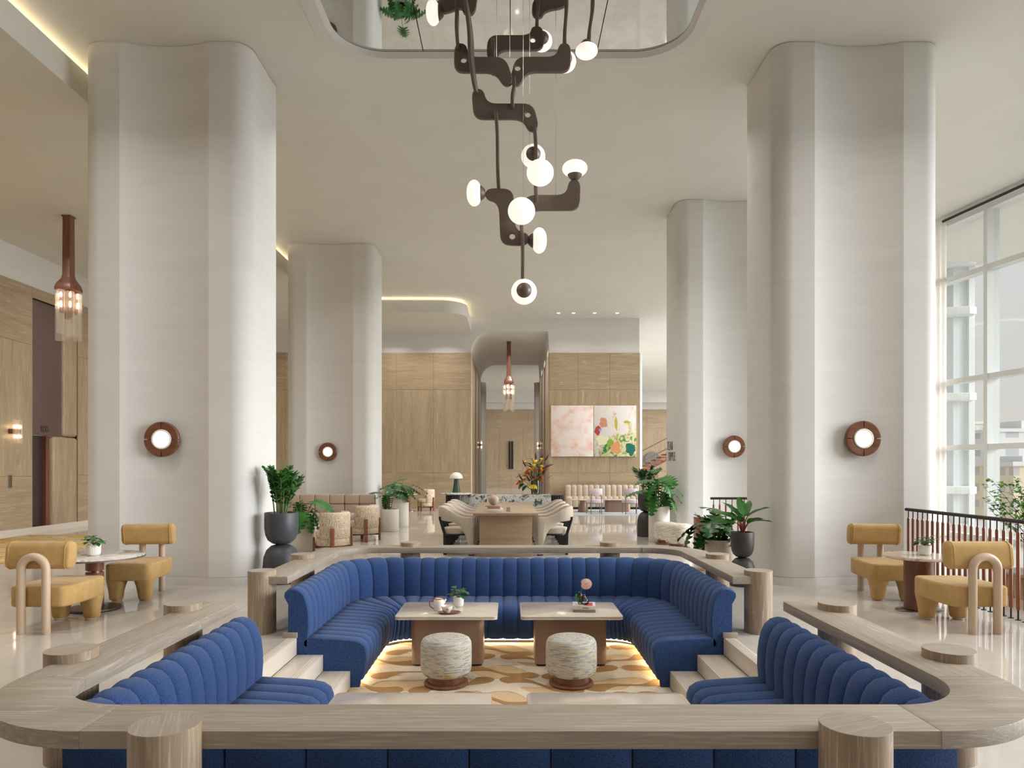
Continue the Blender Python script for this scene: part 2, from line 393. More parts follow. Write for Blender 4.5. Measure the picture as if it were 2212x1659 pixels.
def pouf_cloth(name, yellow=(0.50, 0.38, 0.12), dark=(0.22, 0.21, 0.19), grey=(0.33, 0.325, 0.30), base=(0.49, 0.475, 0.425)):
    m, nt, b = new_mat(name)
    t = nt.nodes.new('ShaderNodeTexCoord'); s = nt.nodes.new('ShaderNodeSeparateXYZ'); nt.links.new(t.outputs['Object'], s.inputs[0])
    ang = math_n(nt, 'ARCTAN2', s.outputs[0], s.outputs[1])
    rad = math_n(nt, 'SQRT', math_n(nt, 'ADD', math_n(nt, 'MULTIPLY', s.outputs[0], s.outputs[0]), math_n(nt, 'MULTIPLY', s.outputs[1], s.outputs[1])))
    u = math_n(nt, 'MULTIPLY', ang, 0.23); vv = math_n(nt, 'SUBTRACT', s.outputs[2], rad)
    cb = nt.nodes.new('ShaderNodeCombineXYZ'); nt.links.new(u, cb.inputs[0]); nt.links.new(vv, cb.inputs[1])
    row = math_n(nt, 'FLOOR', math_n(nt, 'DIVIDE', vv, 0.0105))
    uo = math_n(nt, 'ADD', u, math_n(nt, 'MULTIPLY', row, 0.037))
    cell = math_n(nt, 'FLOOR', math_n(nt, 'DIVIDE', uo, 0.055))
    cb2 = nt.nodes.new('ShaderNodeCombineXYZ'); nt.links.new(cell, cb2.inputs[0]); nt.links.new(row, cb2.inputs[1])
    wn_ = nt.nodes.new('ShaderNodeTexWhiteNoise'); wn_.noise_dimensions = '2D'; nt.links.new(cb2.outputs[0], wn_.inputs['Vector'])
    col = ramp(nt, wn_.outputs[0], [(0.0, base), (0.34, grey), (0.60, base), (0.70, yellow), (0.80, dark), (0.93, base)], 'CONSTANT')
    fr = math_n(nt, 'FRACT', math_n(nt, 'DIVIDE', vv, 0.0105))
    gap = math_n(nt, 'GREATER_THAN', fr, 0.62)
    nt.links.new(mix(nt, gap, col, base), b.inputs['Base Color']); b.inputs['Roughness'].default_value = 0.85
    return m
M['pouf'] = pouf_cloth('dashed_weave')
M['pouf_gold'] = pouf_cloth('gold_dashed_weave', (0.45, 0.36, 0.16), (0.36, 0.31, 0.2), (0.50, 0.44, 0.32), (0.68, 0.64, 0.56))

def maze_cloth():
    m, nt, b = new_mat('maze_pattern_cloth')
    vo = nt.nodes.new('ShaderNodeTexVoronoi'); vo.distance = 'CHEBYCHEV'; vo.feature = 'F1'; vo.inputs['Scale'].default_value = 13.0
    vo.inputs['Randomness'].default_value = 0.75
    nt.links.new(coords(nt), vo.inputs['Vector'])
    f = math_n(nt, 'FRACT', math_n(nt, 'MULTIPLY', vo.outputs['Distance'], 3.6))
    msk = ramp(nt, f, [(0.0, (0,0,0)), (0.36, (0,0,0)), (0.42, (1,1,1)), (0.72, (1,1,1)), (0.78, (0,0,0))])
    nt.links.new(mix(nt, msk, (0.64, 0.55, 0.42), (0.46, 0.32, 0.19)), b.inputs['Base Color']); b.inputs['Roughness'].default_value = 0.85
    return m
M['maze'] = maze_cloth()
def carpet_yellow():
    m, nt, b = new_mat('yellow_streaked_carpet')
    n = noise(nt, coords(nt, (0.7, 3.2, 1)), 1.6, 4, 0.55, 1.2)
    nt.links.new(ramp(nt, n, [(0.36, (0.62, 0.50, 0.32)), (0.45, (0.50, 0.30, 0.045)), (0.52, (0.56, 0.36, 0.07)), (0.56, (0.62, 0.53, 0.38)), (0.62, (0.36, 0.34, 0.28)), (0.7, (0.52, 0.32, 0.05))], 'CONSTANT'), b.inputs['Base Color'])
    b.inputs['Roughness'].default_value = 0.95; return m
M['carpet_yellow'] = carpet_yellow()
M['rug_cream'] = fabric('rug_cream_pile', (0.66, 0.56, 0.42), (0.76, 0.67, 0.53), 60, 0.1, 0.3)
M['rug_tan'] = fabric('rug_tan_pile', (0.58, 0.41, 0.22), (0.68, 0.50, 0.29), 60, 0.1, 0.3)
M['rug_brown'] = fabric('rug_brown_pile', (0.33, 0.17, 0.055), (0.42, 0.235, 0.085), 60, 0.1, 0.3)
M['rug_blue'] = simple('pale_blue_rug', (0.46, 0.50, 0.53), 0.95)
M['opal'] = simple('opal_shade', (0.85, 0.82, 0.76), 0.3)
M['green_glaze'] = simple('green_glaze', (0.045, 0.085, 0.055), 0.15)
# ------------------------------------------------------------------ outlines
def arc(cx, cy, r, a0, a1, n=12):
    return [(cx+r*cos(a0+(a1-a0)*i/n), cy+r*sin(a0+(a1-a0)*i/n)) for i in range(n+1)]
def rrect(x0, x1, y0, y1, r, n=8):
    return (arc(x1-r, y0+r, r, -pi/2, 0, n)+arc(x1-r, y1-r, r, 0, pi/2, n)+arc(x0+r, y1-r, r, pi/2, pi, n)+arc(x0+r, y0+r, r, pi, 1.5*pi, n))
def filled(outlines, depth=0.0, bev=0.0, res=2):
    """a flat plate filled between closed outlines (holes allowed), DEPTH thick about z = 0, as lists of vertices and faces"""
    cu = bpy.data.curves.new('plate', 'CURVE'); cu.dimensions = '2D'; cu.fill_mode = 'BOTH'
    for ol in outlines:
        sp = cu.splines.new('POLY'); sp.points.add(len(ol)-1); sp.use_cyclic_u = True
        for p, q in zip(sp.points, ol): p.co = (q[0], q[1], 0, 1)
    cu.extrude = max(0.0, depth/2-bev); cu.bevel_depth = bev; cu.bevel_resolution = res
    if bev: cu.offset = -bev
    o = bpy.data.objects.new('plate', cu); COL.objects.link(o)
    bpy.context.view_layer.update()
    me = bpy.data.meshes.new_from_object(o.evaluated_get(bpy.context.evaluated_depsgraph_get()))
    vs = [v.co.copy() for v in me.vertices]; fs = [list(p.vertices) for p in me.polygons]
    bpy.data.objects.remove(o); bpy.data.curves.remove(cu); bpy.data.meshes.remove(me)
    return vs, fs
def text_geo(s, size, depth, sx=1.0, thin=0.0):
    cu = bpy.data.curves.new('lettering', 'FONT'); cu.body = s; cu.size = size; cu.extrude = depth/2; cu.offset = thin; cu.align_x = 'CENTER'; cu.align_y = 'CENTER'
    o = bpy.data.objects.new('lettering', cu); COL.objects.link(o); bpy.context.view_layer.update()
    me = bpy.data.meshes.new_from_object(o.evaluated_get(bpy.context.evaluated_depsgraph_get()))
    vs = [Vector((v.co.x*sx, v.co.y, v.co.z)) for v in me.vertices]; fs = [list(p.vertices) for p in me.polygons]
    bpy.data.objects.remove(o); bpy.data.curves.remove(cu); bpy.data.meshes.remove(me)
    return vs, fs

# ------------------------------------------------------------------ floor with the sunken pit, steps
PIT = -0.45
b = MB()
pit = [(-1.955,5.1),(-1.97,5.1),(-1.97,3.17),(1.97,3.17),(1.97,5.1),(1.955,5.1),(1.955,6.27),(1.98,6.27),(1.98,8.40),(-1.98,8.40),(-1.98,6.27),(-1.955,6.27)]
vs, fs = filled([[(-11.3,-6),(13.4,-6),(13.4,52),(-11.3,52)], pit])
b.add([(v.x, v.y, 0) for v in vs], fs)
struct(b.obj('floor', M['floor'], ang=0))
b = MB(); n = len(pit)
for i in range(n):
    (x0,y0),(x1,y1) = pit[i], pit[(i+1)%n]
    b.add([(x0,y0,PIT-0.02),(x1,y1,PIT-0.02),(x1,y1,-0.002),(x0,y0,-0.002)], [(0,1,2,3)])
b.add([(x,y,PIT-0.02) for x,y in pit], [list(range(n))])
struct(b.obj('floor_of_pit', M['step'], ang=0))
for s in (-1, 1):
    t = thing('pit_steps', 'three pale stone steps going down into the pit at its %s opening' % ('left' if s < 0 else 'right'), 'steps', (s*1.907, 5.685, 0), group=None)
    for k, (x0, x1, z) in enumerate(((0.10, -0.0, 0.0), (0.0, -0.235, -0.151), (-0.235, -0.478, -0.297))):
        b = MB(); xa, xb = sorted((s*x0, s*x1))
        if k == 0: b.rbox(xa, xb, -0.564, 0.564, -0.1505, 0.002, 0.004)
        else: b.rbox(xa, xb, -0.564, 0.564, PIT+0.001 if k == 2 else z-0.146, z, 0.004)
        tr = b.obj('tread', M['step'], t)
        g = MB()
        for q in range(3):
            gx = s*(x1+0.025+q*0.022); g.box(gx-0.003, gx+0.003, -0.556, 0.556, z-0.001 if k else 0.0, z+(0.0012 if k else 0.0035))
        g.obj('nosing_groove', M['pot_stone'], tr)

# ------------------------------------------------------------------ ceiling, mirror recess, dropped bay
RX, RY0, RY1, RR = 2.43, 2.2, 9.45, 0.75
b = MB()
vs, fs = filled([[(-11.3,-6),(13.4,-6),(13.4,52),(-11.3,52)], rrect(-RX, RX, RY0, RY1, RR, 14)])
b.add([(v.x, v.y, CEIL) for v in vs], fs); struct(b.obj('ceiling', M['ceiling'], ang=0))
b = MB(); inn = rrect(-RX+0.15, RX-0.15, RY0+0.15, RY1-0.15, RR-0.1, 14)
vs, fs = filled([rrect(-RX-0.03, RX+0.03, RY0-0.03, RY1+0.03, RR+0.03, 14), inn], 0.02, 0.006)
b.add([(v.x, v.y, v.z+CEIL-0.006) for v in vs], fs)
inn2 = rrect(-RX+0.20, RX-0.20, RY0+0.20, RY1-0.20, RR-0.15, 14)
b.grid([[(x, y, CEIL-0.01), (u, w, 7.022)] for (x, y), (u, w) in zip(inn, inn2)], cu=True)
b.grid([[(x, y, 7.022), (u, w, 7.05)] for (x, y), (u, w) in zip(inn2, inn)], cu=True)
struct(b.obj('trim_recess', M['plaster'], ang=30))
for i in range(4):
    x0 = -2.3+1.15*i; b = MB(); b.box(x0+0.006, x0+1.144, RY0+0.12, RY1-0.12, 7.025, 7.04)
    t = tag(b.obj('mirror_panel', M['mirror'], ang=0), ['leftmost of four mirror panels in the ceiling recess', 'second mirror panel from the left in the ceiling recess',
        'third mirror panel from the left in the ceiling recess', 'rightmost of four mirror panels in the ceiling recess'][i], 'mirror', 'mirror panels of the ceiling recess')
b = MB(); b.box(-2.35, 2.35, RY0+0.05, RY1-0.05, 7.042, 7.07); struct(b.obj('trim_mirror_backing', M['dark_line'], ang=0))

drop = [(-11.25,-6),(-5.74,-6)]+arc(-4.74, 21.47, 1.0, pi, pi/2, 10)+arc(-2.15, 23.19, 0.72, -pi/2, 0, 12)+[(-1.43,25.7),(-11.25,25.7)]
b = MB(); b.prism(drop, 6.48, 6.86); struct(b.obj('ceiling_dropped_bay', M['ceiling'], ang=40))
b = MB(); led = [(-5.93,-5.5)]+arc(-4.74, 21.47, 1.19, pi, pi/2, 10)+arc(-2.15, 23.19, 0.53, -pi/2, 0, 12)+[(-1.62,25.5)]
b.tube([(x,y,6.874) for x,y in led], 0.012, 6); struct(b.obj('trim_cove_light', M['cove'], ang=60))

# ------------------------------------------------------------------ walls
HW = 5.70
def panels(b, org, du, dn, cols, rows, gap=0.006, th=0.03):
    """wall panels: org + u*du, standing out along dn; rows = (z0, z1, horizontal grain?)"""
    o = Vector(org); u = Vector(du); n = Vector(dn)
    for (u0, u1) in cols:
        for (z0, z1, hz) in rows:
            p = [o+u*(u0+gap/2)+Vector((0,0,z0+gap/2)), o+u*(u1-gap/2)+Vector((0,0,z0+gap/2)), o+u*(u1-gap/2)+Vector((0,0,z1-gap/2)), o+u*(u0+gap/2)+Vector((0,0,z1-gap/2))]
            b.add(p+[q+n*th for q in p], [(4,5,6,7),(0,1,5,4),(1,2,6,5),(2,3,7,6),(3,0,4,7)], 0 if hz else 1)
ROWS = ((0.0,1.31,True),(1.31,4.35,False),(4.35,HW,True))
# back blocks with the passage between them
b = MB(); xs = [-1.45-1.36*i for i in range(8)]
panels(b, (0,25.64,0), (1,0,0), (0,-1,0), [(xs[i+1], xs[i]) for i in range(7)], ROWS)
b.box(-11.2, -1.44, 25.64, 38.6, 0, HW-0.01, 2)
b.lathe([(0.05,0),(0.05,HW)], 8, (-1.45,25.66,0), 1, -pi/2, 0)
struct(b.obj('wall_back_left', [M['panel_x'], M['panel_z'], M['plaster'], M['dark_line']], ang=40))
b = MB(); panels(b, (0,25.64,0), (1,0,0), (0,-1,0), [(1.45,2.49),(2.49,3.65),(3.65,4.74)], ROWS)
b.box(1.44, 4.78, 25.64, 38.6, 0, HW-0.01, 2)
b.lathe([(0.05,0),(0.05,HW)], 8, (1.45,25.66,0), 1, -pi, -pi/2)
b.lathe([(0.10,0),(0.10,HW)], 10, (4.75,25.71,0), 2, -pi/2, 0)
struct(b.obj('wall_back_right', [M['panel_x'], M['panel_z'], M['plaster'], M['dark_line']], ang=40))
# plaster over the blocks with the one sided vault of the passage
poly = [(-11.2,HW),(-1.44,HW)]+arc(-0.66, HW+0.02, 0.78, pi, pi/2, 14)+[(1.39,6.50),(1.44,HW),(4.74,HW),(4.74,CEIL),(-11.2,CEIL)]
b = MB(); b.prism(poly, 25.66, 34.2, axis='y'); struct(b.obj('wall_over_passage', M['plaster'], ang=30))
# passage sides: bronze lift fronts between pale reveals, a round white end
for s in (-1, 1):
    b = MB(); x = s*1.435
    b.rbox(min(x,x-s*0.02), max(x,x-s*0.02), 25.8, 28.1, 0, HW-0.02, 0.004, 1, 0)
    for y0, y1, m in ((28.1,29.3,1),(29.3,30.5,0),(30.5,32.2,1),(32.2,34.3,0)):
        b.box(min(x,x-s*(0.02 if m == 0 else 0.006)), max(x,x-s*(0.02 if m == 0 else 0.006)), y0, y1, 0, HW-0.02, m)
    b.lathe([(0.36,0),(0.36,HW-0.02)], 24, (s*1.55,34.7,0), 2)
    b.box(min(x,x-s*0.04), max(x,x-s*0.04), 34.9, 38.6, 0, HW-0.02, 2)
    struct(b.obj('trim_passage', [M['panel_z'], M['elev_dark'], M['plaster']], ang=40))
# far hall wall with the double door
b = MB(); cols = [(-11.2+1.6*i, -11.2+1.6*(i+1)) for i in range(6)]+[(1.95+1.6*i, 3.55+1.6*i) for i in range(7)]
panels(b, (0,51.0,0), (1,0,0), (0,-1,0), cols, ((0.0,1.31,True),(1.31,4.35,False),(4.35,HW,True)))
panels(b, (0,51.0,0), (1,0,0), (0,-1,0), [(-1.6,-0.9),(-0.9,1.3),(1.3,1.95)], ((4.35,HW,True),))
b.box(-11.2, 13.3, 51.0, 51.3, 0, CEIL, 2)
b.box(-11.2, 13.3, 50.2, 51.0, 6.15, CEIL, 2)
struct(b.obj('wall_far', [M['panel_x'], M['panel_z'], M['plaster']], ang=40))
t = thing('door', 'tall oak double door at the far end of the passage with long black pulls', 'door', (0.06,50.98,0)); t.name = 'door_1'; struct(t)
for i, (x0, x1) in enumerate(((-1.66,-0.87),(-0.86,0.0),(0.01,0.87),(0.88,1.89))):
    b = MB(); panels(b, (0,0.02,0), (1,0,0), (0,-1,0), [(x0,x1)], ((0.0,1.31,True),(1.31,2.85,False),(2.85,3.4,False),(3.4,4.33,True)), 0.004, 0.03)
    lf = b.obj('door_leaf', [M['panel_x'], M['panel_z']], t)
    if i in (1, 2):
        b = MB(); hx = -0.10 if i == 1 else 0.10; b.rbox(hx-0.065, hx+0.065, -0.09, -0.012, 1.36, 3.38, 0.01); b.obj('handle', M['black_metal'], lf)
# left wall with the lift niche
LX = -11.07
b = MB(); R2 = ROWS
panels(b, (LX-0.03,0,0), (0,1,0), (1,0,0), [(-6,-3.2),(-3.2,-0.4),(-0.4,2.4),(2.4,5.2),(5.2,8.0),(8.0,10.8),(10.8,13.5),(13.5,16.2)], R2)
panels(b, (LX-0.03,0,0), (0,1,0), (1,0,0), [(17.9,20.6),(20.6,23.4),(23.4,25.6)], R2)
panels(b, (LX-0.03,0,0), (0,1,0), (1,0,0), [(16.2,17.9)], ((5.45,HW,True),))
b.box(LX-0.3, LX-0.031, -6, 16.2, 0, HW, 2); b.box(LX-0.3, LX-0.031, 17.9, 25.7, 0, HW, 2); b.box(LX-0.3, LX-0.031, 16.2, 17.9, 5.45, HW, 2)
b.box(LX-0.16, LX-0.03, -6, 25.7, HW, 6.6, 3)
struct(b.obj('wall_left', [M['panel_y'], M['panel_z'], M['dark_line'], M['plaster']], ang=40))
b = MB(); b.box(LX-0.02, LX+0.05, -6, 25.6, 0.0, 0.13); struct(b.obj('baseboard_left', M['step']))
b = MB(); b.box(LX-0.06, LX-0.04, -5, 25.4, HW+0.005, HW+0.025); struct(b.obj('trim_wall_light', M['cove']))
t = thing('door', 'bronze lift front with a call plate in the left wall', 'lift', (LX,16.2,0)); t.name = 'door_2'; struct(t)
b = MB(); b.rbox(-0.16, -0.05, 0.02, 1.12, 2.27, 5.43, 0.006); hd = b.obj('header_panel', M['elev_metal'], t)
b = MB(); b.rbox(-0.052, -0.035, 0.36, 0.62, 2.36, 2.50, 0.004); cp = b.obj('call_plate', M['elev_dark'], hd)
for q in (0.44, 0.54):
    b = MB(); b.lathe([(0.0,0),(0.03,0),(0.03,0.012),(0,0.012)], 16); bt = b.obj('call_button', M['steel'], cp, loc=(-0.036,q,2.43), rot=(0,pi/2,0))
b = MB(); b.box(-0.26, -0.2, 0.02, 0.62, 0, 2.27); b.obj('door_panel', M['elev_dark'], t)
b = MB(); b.box(-0.24, -0.10, 0.62, 0.72, 0, 2.27); b.obj('jamb', M['walnut_z'], t)
b = MB(); b.rbox(-0.30, -0.001, 0.73, 1.72, 0, 2.265, 0.09, 5); b.obj('wood_jamb', M['panel_z'], t)
b = MB(); b.rbox(-0.30, -0.001, 1.13, 1.72, 2.275, 5.44, 0.09, 5); b.obj('wood_jamb', M['panel_z'], t)
# unseen solid wall behind the camera, closed to keep out light from behind
b = MB(); b.box(-11.3, 13.3, -6.2, -6.0, 0, CEIL); struct(b.obj('wall_rear', M['plaster'], ang=0))

b = MB(); b.add([(winx(-6.1),-6.1,0),(winx(-0.15),-0.15,0),(winx(-0.15)+0.3,-0.15,0),(winx(-6.1)+0.3,-6.1,0)]+[(winx(-6.1),-6.1,CEIL),(winx(-0.15),-0.15,CEIL),(winx(-0.15)+0.3,-0.15,CEIL),(winx(-6.1)+0.3,-6.1,CEIL)],
    [(0,3,2,1),(4,5,6,7),(0,1,5,4),(1,2,6,5),(2,3,7,6),(3,0,4,7)]); struct(b.obj('wall_right_light_block', M['plaster'], ang=0))  # unseen wall added to cut rear window light off the pillar fronts
# yellow carpet, pale blue rug far right
b = MB(); b.rbox(-10.72, -8.0, -2.0, 15.6, 0.0, 0.012, 0.004); tag(b.obj('carpet', M['carpet_yellow']), 'yellow streaked carpet runner along the left oak wall', 'carpet')
b = MB(); b.rbox(1.9, 7.2, 21.9, 25.2, 0.0, 0.012, 0.004); tag(b.obj('area_rug', M['rug_blue']), 'pale blue rug under the lavender chairs below the painting', 'rug')

# ------------------------------------------------------------------ pillars
def pillar_plan(w=2.15, d=1.11, r=0.23, gc=1.14, gd=0.105):
    sag = gd; R = (gc*gc/4+sag*sag)/(2*sag); half = math.asin(gc/2/R); cy = -(R-sag)   # groove circle stands in front of the face
    groove = [(R*sin(a), cy+R*cos(a)) for a in [(-half+2*half*i/24) for i in range(25)]]
    pts = arc(-w/2+r, r, r, pi, 1.5*pi, 14)+groove+arc(w/2-r, r, r, -pi/2, 0, 14)+arc(w/2-0.05, d-0.05, 0.05, 0, pi/2, 8)+arc(-w/2+0.05, d-0.05, 0.05, pi/2, pi, 8)
    return pts
PP = pillar_plan()
def inset(pts, k):
    c = Vector((0, 0.55)); return [tuple(c+(Vector(p)-c)*k) for p in pts]
def pillar(x, y, label):
    t = thing('pillar', label, 'pillar', (x, y, 0), group='fluted plaster pillars')
    b = MB(); b.prism(PP, 0.0, 0.106); b.obj('plinth', M['plaster'], t, 25)
    b = MB(); b.prism(inset(PP, 0.992), 0.106, 0.112); b.prism(PP, 0.112, CEIL-0.016); b.prism(inset(PP, 0.985), CEIL-0.016, CEIL-0.001); b.obj('shaft', M['plaster'], t, 10)
    return t
p0 = pillar(-4.43, 8.95, 'tall plaster pillar standing nearest on the left behind the mustard chairs')
for x, y, lab in ((4.47, 8.95, 'tall plaster pillar standing nearest on the right beside the balustrade'),
                  (-4.40, 17.04, 'distant plaster pillar on the left behind the beige tufted sofa'),
                  (4.50, 14.24, 'distant plaster pillar on the right carrying the shop letters')):
    dup(p0, (x, y, 0), label=lab)

# round wall sconces: walnut ring with four slits round a lit lens
def sconce(x, y, z, label):
    t = thing('wall_sconce', label, 'wall lamp', (x, y, z), group='round walnut wall lamps')
    b = MB(); segs = 4
    for q in range(4):
        a0 = q*pi/2+0.035; a1 = (q+1)*pi/2-0.035; n = 14; rows = []
        for i in range(n+1):
            a = a0+(a1-a0)*i/n
            rows.append([(r*cos(a), yy, r*sin(a)) for r, yy in ((0.13,-0.05),(0.13,-0.098),(0.16,-0.105),(0.215,-0.105),(0.226,-0.095),(0.226,-0.055),(0.218,-0.05),(0.13,-0.05))])
        b.grid(rows)
        for rr in (rows[0], rows[-1]): b.add(rr[:-1], [list(range(len(rr)-1))])
    b.lathe([(0.125,0),(0.17,0),(0.17,0.04),(0.125,0.04)], 40, (0,0,0))
    for i in range(len(b.v)-160, len(b.v)):
        vx, vy, vz = b.v[i]; b.v[i] = (vx, -0.055-vz, vy)
    b.obj('wood_ring', M['walnut_x'], t, 40)
    def disc(prof, nm, mt, ang=50):
        b = MB(); b.lathe(prof, 32); b.v = [(p[0], -p[2], p[1]) for p in b.v]; b.obj(nm, mt, t, ang)
    disc([(0,0.0),(0.11,0.0),(0.11,0.06),(0,0.06)], 'back_plate', M['white'])
    disc([(0.128,0.06),(0.128,0.105),(0.118,0.11),(0.108,0.105),(0.108,0.06)], 'collar', M['white'])
    disc([(0.106,0.06),(0.106,0.10),(0.09,0.118),(0.05,0.126),(0.0,0.128)], 'lens', M['lens'], 80)
    return t
s0 = sconce(-4.47, 9.055, 1.88, 'round walnut wall lamp on the near left pillar')
for x, y, z, lab in ((4.53, 9.055, 1.89, 'round walnut wall lamp on the near right pillar'), (-4.45, 17.145, 1.89, 'round walnut wall lamp on the distant left pillar'),
                     (4.57, 14.345, 1.94, 'round walnut wall lamp on the distant right pillar')):
    dup(s0, (x, y, z), label=lab)

# ------------------------------------------------------------------ glass wall on the right
zs = (0.05, 1.94, 3.38, 5.61, 6.85)
ys = [14.3-2.4*k for k in range(-4, 7)]
def fr(y0, y1, z0, z1, d, name, mt, parent):
    """box that follows the turned window plane"""
    bx = MB(); c = cos(WANG)
    for q, (a, e) in enumerate(((0, 0),)):
        p = []
        for z in (z0, z1):
            for (yy, off) in ((y0, -d/2), (y1, -d/2), (y1, d/2), (y0, d/2)): p.append((winx(yy)+off, yy, z))
        bx.add(p, [(0,1,2,3),(4,5,6,7),(0,1,5,4),(1,2,6,5),(2,3,7,6),(3,0,4,7)])
    return bx.obj(name, mt, parent, 0)
win = thing('window', 'floor to ceiling glass wall with pale mullions on the right', 'window'); win.name = 'window_1'; struct(win)
for y in ys: fr(y-0.045, y+0.045, 0.0, CEIL-0.01, 0.26, 'mullion', M['frame_white'], win)
for z in zs: fr(ys[-1], ys[0], z-0.055, z+0.055, 0.22, 'transom', M['frame_white'], win)
fr(ys[-1], ys[0], 0.05, 6.85, 0.012, 'pane', M['pane'], win)
fr(-1.0, 23.9, 6.9, CEIL-0.002, 0.5, 'window_head', M['frame_white'], win)
t = thing('curtain_track', 'dark curtain track along the top of the glass wall', 'curtain track')
b = MB(); b.tube([(winx(y)-0.3, y, 6.86) for y in (0.2, 9, 15.2)], 0.03, 8); b.obj('track', M['rail_metal'], t)
for y in (5.5, 9, 12.4):
    b = MB(); b.rbox(winx(y)-0.32, winx(y)-0.28, y-0.02, y+0.02, 6.86, CEIL, 0.004); b.obj('bracket', M['rail_metal'], t)
b = MB(); rows = []
for i in range(141):
    y = 15.15+3.2*i/140; x = winx(y)-0.3+0.055*sin(i*1.15)+0.02*sin(i*0.37)
    rows.append([(x, y, z) for z in (0.02, 2.3, 4.6, 6.83)])
b.grid(rows); tag(b.obj('curtain', M['sheer'], ang=180, fix=False), 'sheer white curtain drawn back beside the near right pillar', 'curtain')

# ------------------------------------------------------------------ town outside
def facade_mat(name, wall, win, cw_, rh):
    m, nt, b = new_mat(name); t = nt.nodes.new('ShaderNodeTexCoord'); sp = nt.nodes.new('ShaderNodeSeparateXYZ'); nt.links.new(t.outputs['Object'], sp.inputs[0])
    fx = math_n(nt, 'ABSOLUTE', math_n(nt, 'SUBTRACT', math_n(nt, 'FRACT', math_n(nt, 'DIVIDE', math_n(nt, 'ADD', sp.outputs[0], sp.outputs[1]), cw_)), 0.5))
    fz = math_n(nt, 'ABSOLUTE', math_n(nt, 'SUBTRACT', math_n(nt, 'FRACT', math_n(nt, 'DIVIDE', sp.outputs[2], rh)), 0.5))
    k = math_n(nt, 'MULTIPLY', math_n(nt, 'LESS_THAN', fx, 0.30), math_n(nt, 'LESS_THAN', fz, 0.24))
    nt.links.new(mix(nt, k, wall, win), b.inputs['Base Color']); b.inputs['Roughness'].default_value = 0.9; return m
def facade(name, x, y, w, d, z0, z1, mt, label):
    t = thing(name, label, 'building', (x, y, z0)); h = z1-z0
    b = MB(); b.box(-w/2, w/2, 0, d, 0, h); b.obj('wall', mt, t, 0)
    b = MB(); b.box(-w/2-0.2, w/2+0.2, -0.2, d+0.2, h, h+0.5); b.obj('parapet', M['b_white'], t, 0)
    b = MB(); b.box(-w*0.3, w*0.1, d*0.2, d*0.8, h+0.5, h+0.5+0.05*w); b.obj('roof_plant', M['b_white'], t, 0)
    return t
M['b_white'] = simple('pale_concrete', (0.72, 0.71, 0.69), 0.9); M['b_blue'] = simple('blue_grey_cladding', (0.60, 0.65, 0.67), 0.5)
fm1 = facade_mat('white_office_front', (0.74, 0.73, 0.71), (0.50, 0.54, 0.56), 3.2, 2.6)
fm2 = facade_mat('cream_apartment_front', (0.74, 0.64, 0.47), (0.52, 0.50, 0.46), 1.5, 2.0)
fm3 = facade_mat('cream_tower_front', (0.76, 0.69, 0.58), (0.60, 0.57, 0.52), 1.4, 2.4)
facade('office_building', 83, 100, 26, 14, -60, 6.5, fm1, 'hazy white office block seen through the right panes')
facade('apartment_building', 64.6, 80, 14, 12, -60, 1.6, fm2, 'cream apartment block in front of the white office block outside')
facade('tower_block', 87.6, 131, 3.6, 10, -60, 9.5, fm3, 'slim cream tower outside left of the nearest mullion')
facade('terrace_building', 80.8, 120, 4.6, 8, -60, 0.4, fm1, 'low white terraced block below the slim cream tower')
t = thing('facade_fin', 'blue grey glazed flank of a neighbouring tower with curved white ledges', 'building', (0,0,0))
b = MB(); b.box(12.05, 12.45, 19.0, 20.2, -8, 9.2); b.obj('glazing', M['b_blue'], t, 0)
b = MB(); b.box(12.42, 12.58, 18.92, 19.1, -8, 9.2); b.obj('mullion', M['frame_white'], t, 0)
for z in (-3.4, -1.9, -0.7, 0.8, 3.3, 5.6, 6.95, 8.1):
    b = MB(); b.prism([(11.3,18.75),(12.2,18.55),(12.45,18.66),(12.52,18.92),(12.45,19.1),(11.3,19.1)], z, z+0.2, 0, 0.02); b.obj('ledge', M['frame_white'], t, 30)
